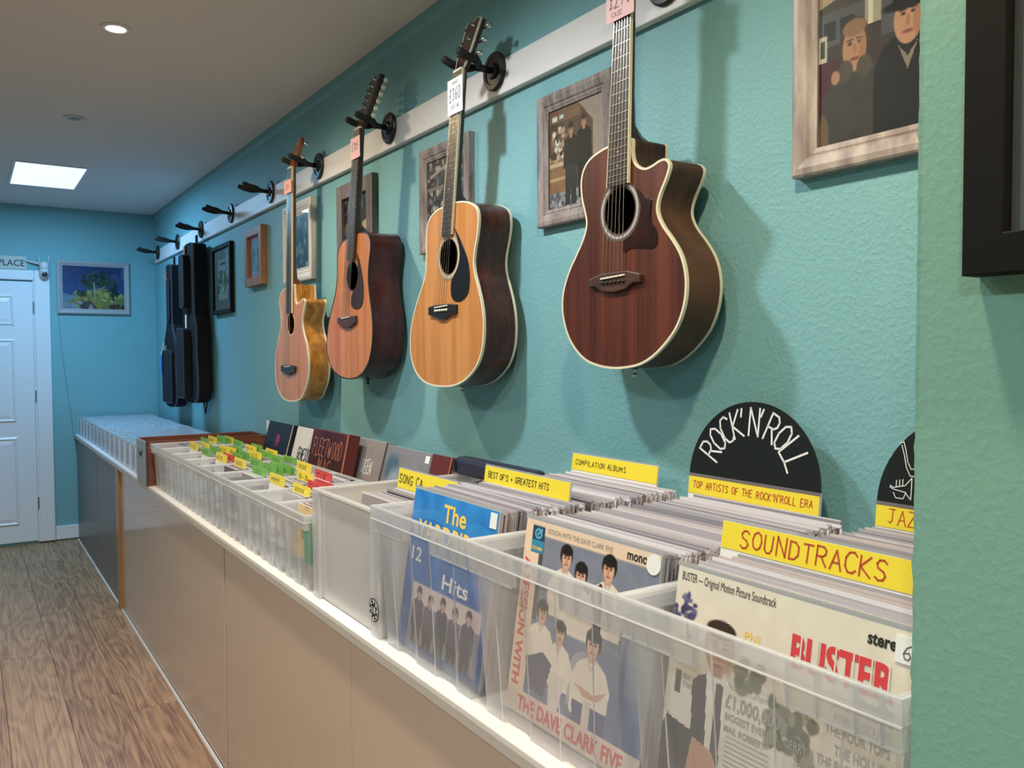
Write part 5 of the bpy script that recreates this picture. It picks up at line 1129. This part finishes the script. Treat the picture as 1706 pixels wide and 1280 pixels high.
# ---------------------------------------------------------------- compact discs in the small crates
M_cd = mat_ramp_random('disc_cases', ['b9b4b6', '4a4442', '2c2a2c', '8d6f62', 'c9c6c8', '7f7a80', '9a9498', 'd0cccc', '6a3a34', '55606a', 'e0dcda', '3a3436'], .25, .6)
def cd_mesh():
    mb = MB(); mb.box((0, -.071, 0), (.0098, .071, .1235)); mb.cur = 1; mb.box((.0012, -.0705, .1238), (.0088, .0705, .1252)); return mb.mesh('disc_case', [M_cd, M_sleeve])
cdm = cd_mesh(); cyc = [P0 - (k + .5) * PW for k in range(NCD)]
ZC = TOP + .0600
tabs = [('y', .722, 3.434), ('g', .76, 3.452), ('g', .808, 3.56), ('g', .857, 3.66), ('y', .885, 3.66), ('g', .915, 3.66), ('g', .938, 3.66), ('y', .954, 3.60), ('g', .743, 3.205), ('y', .807, 3.40), ('y', .830, 3.276), ('y', .851, 3.276), ('g', .869, 3.24),
        ('y', .740, 2.978), ('y', .766, 3.02), ('r', .786, 3.00), ('g', .820, 3.02), ('g', .838, 3.02), ('g', .94, 3.42), ('g', .947, 3.25), ('y', .882, 3.04), ('g', .915, 3.04), ('y', .944, 3.02), ('y', .765, 2.791), ('g', .819, 2.785), ('g', .945, 2.80), ('g', .808, 2.61), ('g', .826, 2.61), ('g', .844, 2.60),
        ('g', .862, 2.60), ('y', .765, 2.444), ('y', .758, 2.233), ('r', .805, 2.25), ('r', .823, 2.25), ('y', .912, 2.533), ('y', .85, 2.40), ('y', .875, 1.99), ('r', .90, 2.42), ('g', .79, 3.21), ('g', .77, 2.62), ('g', .90, 2.80), ('y', .93, 3.23)]
marks = {}
for c, x, y in tabs:
    k = min(range(NCD), key=lambda q: abs(cyc[q] - y)); marks.setdefault(k, []).append((x, c))
TXT = ['C-D', 'SSSS', 'VVVVV', 'A-Z', 'ELO', 'GGGG', 'B-B', '60S', 'MMM', 'T-Z']
nm = {'y': 'yellow', 'g': 'green', 'r': 'red'}; mm = {'y': M_yellow, 'g': M_gcard, 'r': M_rcard}
CL = math.radians(6); SHC = math.sin(CL) * .150
for k in range(NCD):
    cnt = {}; todo = sorted((x - SHC, c) for x, c in marks.get(k, []))
    x = .700 if k == 8 else (.722 if k in (0, 4, 5, 7) else .745)
    while x < .950:
        if todo and todo[0][0] < x + .006:
            c = todo.pop(0)[1]; cnt[c] = cnt.get(c, 0) + 1
            lb = '%s divider tab in the %s disc crate from the wooden box, %s from the front' % (nm[c], ordinal[k], ordinal[cnt[c] - 1])
            t = thing('divider_tab', lb, 'divider', (x, cyc[k] + random.uniform(-.008, .004), ZC), 'coloured divider tabs among the discs', (0, CL, random.uniform(-.006, .006)))
            hh = random.uniform(.148, .155)
            lpart('card', MB().box((0, -.070, 0), (.0010, .070, hh - .0302)), M_paper, t); lpart('tab', MB().box((-.0002, -.070, hh - .030), (.0012, .070, hh)), mm[c], t)
            mb = MB(); tx = random.choice(TXT); hand(mb, tx, .012, .0019, lambda a, b: (-.0006, .052 - a, hh - .022 + b), width=.075, jit=.05); lpart('handwriting', mb, INK_BLACK if c != 'g' else ink('dark_green', (.04, .11, .02)), t)
            x += .0020; continue
        o = link('disc_case', cdm, None, (x, cyc[k] + random.uniform(-.004, .004), ZC + random.uniform(0, .003))); o.rotation_euler = (0, CL, random.uniform(-.006, .006))
        o['label'] = 'disc case standing in the %s small crate from the wooden box' % ordinal[k]; o['category'] = 'disc case'; o['group'] = 'disc cases in the %s small crate' % ordinal[k]
        x += .0104
# buff sleeve and green box in the ninth crate
t = thing('disc_case', 'buff paper disc sleeve at the front of the crate before the frosted one', 'disc case', (.688, cyc[8] + .005, ZC), None, (0, CL, 0))
cvb = Canvas(24, 20, 'd8bc90'); cvb.ell(.4, .55, .18, .2, 'a8825a').dots(0, 0, 1, 1, ['c8a878', 'e0cca8'], 14, .1)
lpart('case', MB().box((0, -.07, 0), (.003, .07, .128)), M_paper, t); link('cover_print', print_mesh(cvb, 'cover_print', M_print, lambda s, v: (-.0004, .07 - .14 * s, .128 * v)), t)
solo('green_box', MB().box((.966 - .29, cyc[8] - .078, ZC + .001), (.683, cyc[8] - .040, ZC + .112)), mat('green_card_box', (.03, .42, .20), .35), 'small bright green card box in the disc crate next to the frosted one', 'box', (.68, cyc[8] - .06, ZC), bevel=.001)

# ---------------------------------------------------------------- leaning box sets behind the disc crates
def box_set(label, xt, yl, yr, h, th, m, cv, lean=math.radians(15), texts=(), edge=None):
    xb = xt - math.sin(lean) * h; w = yl - yr; hh = w / 2
    t = thing('box_set', label, 'box set', (xb, (yl + yr) / 2, TOP + .001 + 0), 'record box sets leaning against the wall', (0, lean, 0))
    z0 = math.sin(lean) * th if True else 0
    lpart('case', MB().box((0, -hh, z0), (th, hh, h)), m, t, bevel=.0015)
    if cv: link('cover_print', print_mesh(cv, 'cover_print', M_print, lambda s, v: (-.0006, hh - .002 - (w - .004) * s, z0 + .002 + (h - z0 - .004) * v)), t)
    if edge: lpart('edge', MB().box((-.0004, -hh - .0006, z0), (.004, -hh - .0001, h)), edge, t)
    for (txt, s, v, size, width, mt, hd) in texts:
        mb = MB(); put = lambda a, b, s=s, v=v: (-.0014, hh - w * s - a, h * v + b)
        if hd: hand(mb, txt, size * h, hd, put, width=width * w, jit=.08)
        else: type_text(mb, txt, size * h, put, bold=.01, width=width * w)
        lpart('lettering', mb, mt, t)
    return t
M_edge = mat('page_edge', (.62, .50, .36), .6); M_darkbox = mat('dark_box_board', (.015, .016, .025), .4); M_redbox = mat('oxblood_board', (.12, .018, .016), .4)
M_greybox = mat('grey_box_board', (.26, .24, .24), .4); M_whitebox = mat('white_box_board', (.62, .58, .54), .45)
cv = Canvas(60, 60, '141826'); cv.ell(.5, .3, .2, .22, '2c4050', soft=4).ell(.45, .3, .1, .14, '4a6270', soft=4).rect(.42, .62, .62, .82, '5a2038').rect(.5, .68, .6, .8, '8a3a4c').noise(.02)
box_set('very dark navy box set, leftmost of the leaning boxes', 1.128, 3.665, 3.355, .282, .040, M_darkbox, cv, edge=M_edge)
cv = Canvas(60, 60, 'd6d0cc'); cv.ell(.85, .7, .3, .4, 'b0b0b4', soft=6)
box_set('white box set with black script between the navy and dark red ones', 1.128, 3.290, 2.985, .282, .030, M_whitebox, cv, texts=[('GENESIS', .22, .55, .16, .42, INK_BLACK, .005), ('TRIO', .14, .28, .1, .2, INK_BLACK, .004)])
cv = Canvas(60, 60, '4c1614'); cv.ell(.5, .65, .5, .35, '3a1012', soft=8).rect(0, 0, 1, .35, '6a2220').rect(.42, .28, .52, .42, '2a1a20').noise(.02)
box_set('dark red box set with outlined orange lettering', 1.062, 2.925, 2.602, .302, .046, M_redbox, cv, lean=math.radians(12), edge=mat('orange_edge', (.62, .25, .12), .5), texts=[('FLEETWOOD', .10, .70, .19, .82, ink('copper', (.42, .14, .08)), .0045), ('MAC', .32, .50, .17, .36, ink('copper2', (.42, .14, .08)), .0045), ('LIVE', .36, .38, .09, .32, ink('orange_red', (.60, .08, .04)), .004)])
cv = Canvas(60, 60, '8c8583'); cv.noise(.012)
box_set('plain grey box set with pale script, right of the dark red one', 1.132, 2.768, 2.448, .288, .034, M_greybox, cv, edge=M_carc, texts=[('QUEEN', .48, .60, .15, .30, INK_WHITE, .004), ('A', .50, .34, .15, .14, mat('ink_slate', (.12, .13, .16), .5), .004)])
cv = Canvas(60, 60, '807e84'); cv.ell(.2, .75, .16, .16, '4a6478', soft=6).ell(.3, .55, .16, .2, '909aa4', soft=6).noise(.015)
b2 = box_set('grey-blue cloudy box set with a white price sticker', 1.132, 2.436, 2.135, .282, .030, mat('greyblue_board', (.22, .22, .24), .4), cv)
lpart('price_sticker', MB().box((-.0020, -.143, .250), (-.0008, -.118, .272)), M_paper, b2)
box_set('narrow dark red album edge standing beside the grey-blue box', 1.125, 2.118, 2.010, .285, .020, M_redbox, None, edge=mat('orange_edge', (.62, .25, .12), .5))
box_set('brown album standing between the red one and the dark case', 1.125, 1.998, 1.885, .275, .018, mat('brown_board', (.12, .07, .05), .5), None, edge=M_paper)
t = thing('dark_case', 'dark navy rounded case lying across the back of the frosted crate', 'case', (1.05, 1.68, .9955))
part('body', MB().box((1.040, 1.500, 1.0115), (1.086, 1.852, 1.058)), mat('navy_plastic', (.020, .020, .045), .4), t, bevel=.012)
part('clasp', MB().box((1.0365, 1.835, 1.020), (1.0405, 1.848, 1.050)), M_ebony, t)
solo('white_card', MB().box((1.150, 3.70, TOP + .001), (1.153, 3.79, 1.02)), M_paper, 'small white card standing at the back by the wooden box', 'card', (1.15, 3.745, TOP))

# ---------------------------------------------------------------- wooden box and the far disc racks
M_brown = mat_wood('brown_box_wood', '7a452c', '55291a', 5, 'X', .45, .2)
M_greyface = mat('grey_laminate_face', (.30, .31, .34), .35)
t = thing('wooden_box', 'brown open wooden box with a grey front between the disc racks and small crates', 'box', (.9, 3.93, TOP))
bx0, bx1, by0, by1, bz = .640, 1.165, 3.822, 4.060, .950
part('side_board', MB().box((bx0 + .010, by0, TOP + .0006), (bx1, by0 + .016, bz)), M_brown, t, bevel=.001)
part('side_board', MB().box((bx0 + .010, by1 - .016, TOP + .0006), (bx1, by1, bz)), M_brown, t, bevel=.001)
part('back_board', MB().box((bx1 - .014, by0 + .0162, TOP + .0006), (bx1, by1 - .0162, bz - .001)), M_brown, t)
part('bottom_board', MB().box((bx0 + .012, by0 + .0162, TOP + .0006), (bx1 - .0142, by1 - .0162, TOP + .012)), M_brown, t)
fp = part('front_board', MB().box((bx0, by0 + .004, TOP + .0006), (bx0 + .0098, by1 - .0005, bz - .003)), M_greyface, t, bevel=.001)
part('dark_mark', MB().prism([(4.005, .905), (3.985, .880), (3.955, .872), (3.925, .885), (3.905, .912), (3.925, .900), (3.955, .893), (3.985, .898)], 0, bx0 - .001, bx0 - .0002), INK_BLACK, fp)
part('edge_strip', MB().box((bx0 - .0005, by0, TOP + .0006), (bx0 + .0098, by0 + .0038, bz)), mat('dark_brown_edge', (.05, .03, .03), .5), t)
M_rack = mat_plastic('clear_rack_plastic', (.66, .72, .80), .42, .15)
NR = 15; RW = (6.672 - 4.075) / NR
mb = MB()
for k in range(NR):
    y1 = 6.672 - k * RW; y0 = y1 - RW + .002
    t = thing('disc_rack', 'narrow clear disc rack, %s of the row counted from the far wall' % (ordinal + ['tenth', 'eleventh', 'twelfth', 'thirteenth', 'fourteenth', 'fifteenth'])[k], 'rack', (.9, (y0 + y1) / 2, TOP), 'narrow clear disc racks at the far end')
    r = MB(); z0, z1 = TOP + .0006, TOP + .108
    r.box((.672, y0 + .001, z0), (.6745, y1 - .001, z1)).box((1.150, y0 + .001, z0), (1.1525, y1 - .001, z1)).box((.6747, y0 + .001, z0), (1.1498, y0 + .003, z1)).box((.6747, y1 - .003, z0), (1.1498, y1 - .001, z1)).box((.6747, y0 + .0032, z0), (1.1498, y1 - .0032, z0 + .0025))
    part('tray', r, M_rack, t)
    part('front_flap', MB().box((.667, y0 + .022, z0), (.6715, y0 + .030, z1 + .018)), M_rim, t)
    part('front_flap', MB().box((.667, y1 - .016, z0), (.6715, y1 - .012, z1 + .018)), M_rim, t)
    x = .682
    while x < 1.138:
        dz = random.uniform(0, .0015) + (.004 if random.random() < .06 else 0); mb.box((x, y0 + .006, z0 + .003), (x + .0101, y1 - .006, z0 + .124 + dz)); x += random.choice((.0103, .0104, .0106, .0112))
st = solo('disc_cases', mb, mat('far_disc_cases', (.50, .52, .56), .2), 'rows of disc cases filling the far clear racks', 'disc cases', (.9, 5.4, TOP)); st['kind'] = 'stuff'

# light paths: enough for the stacked translucent crates
scene.cycles.max_bounces = 7; scene.cycles.diffuse_bounces = 4; scene.cycles.glossy_bounces = 3; scene.cycles.transmission_bounces = 5
scene.cycles.transparent_max_bounces = 24; scene.cycles.sample_clamp_indirect = 6.0
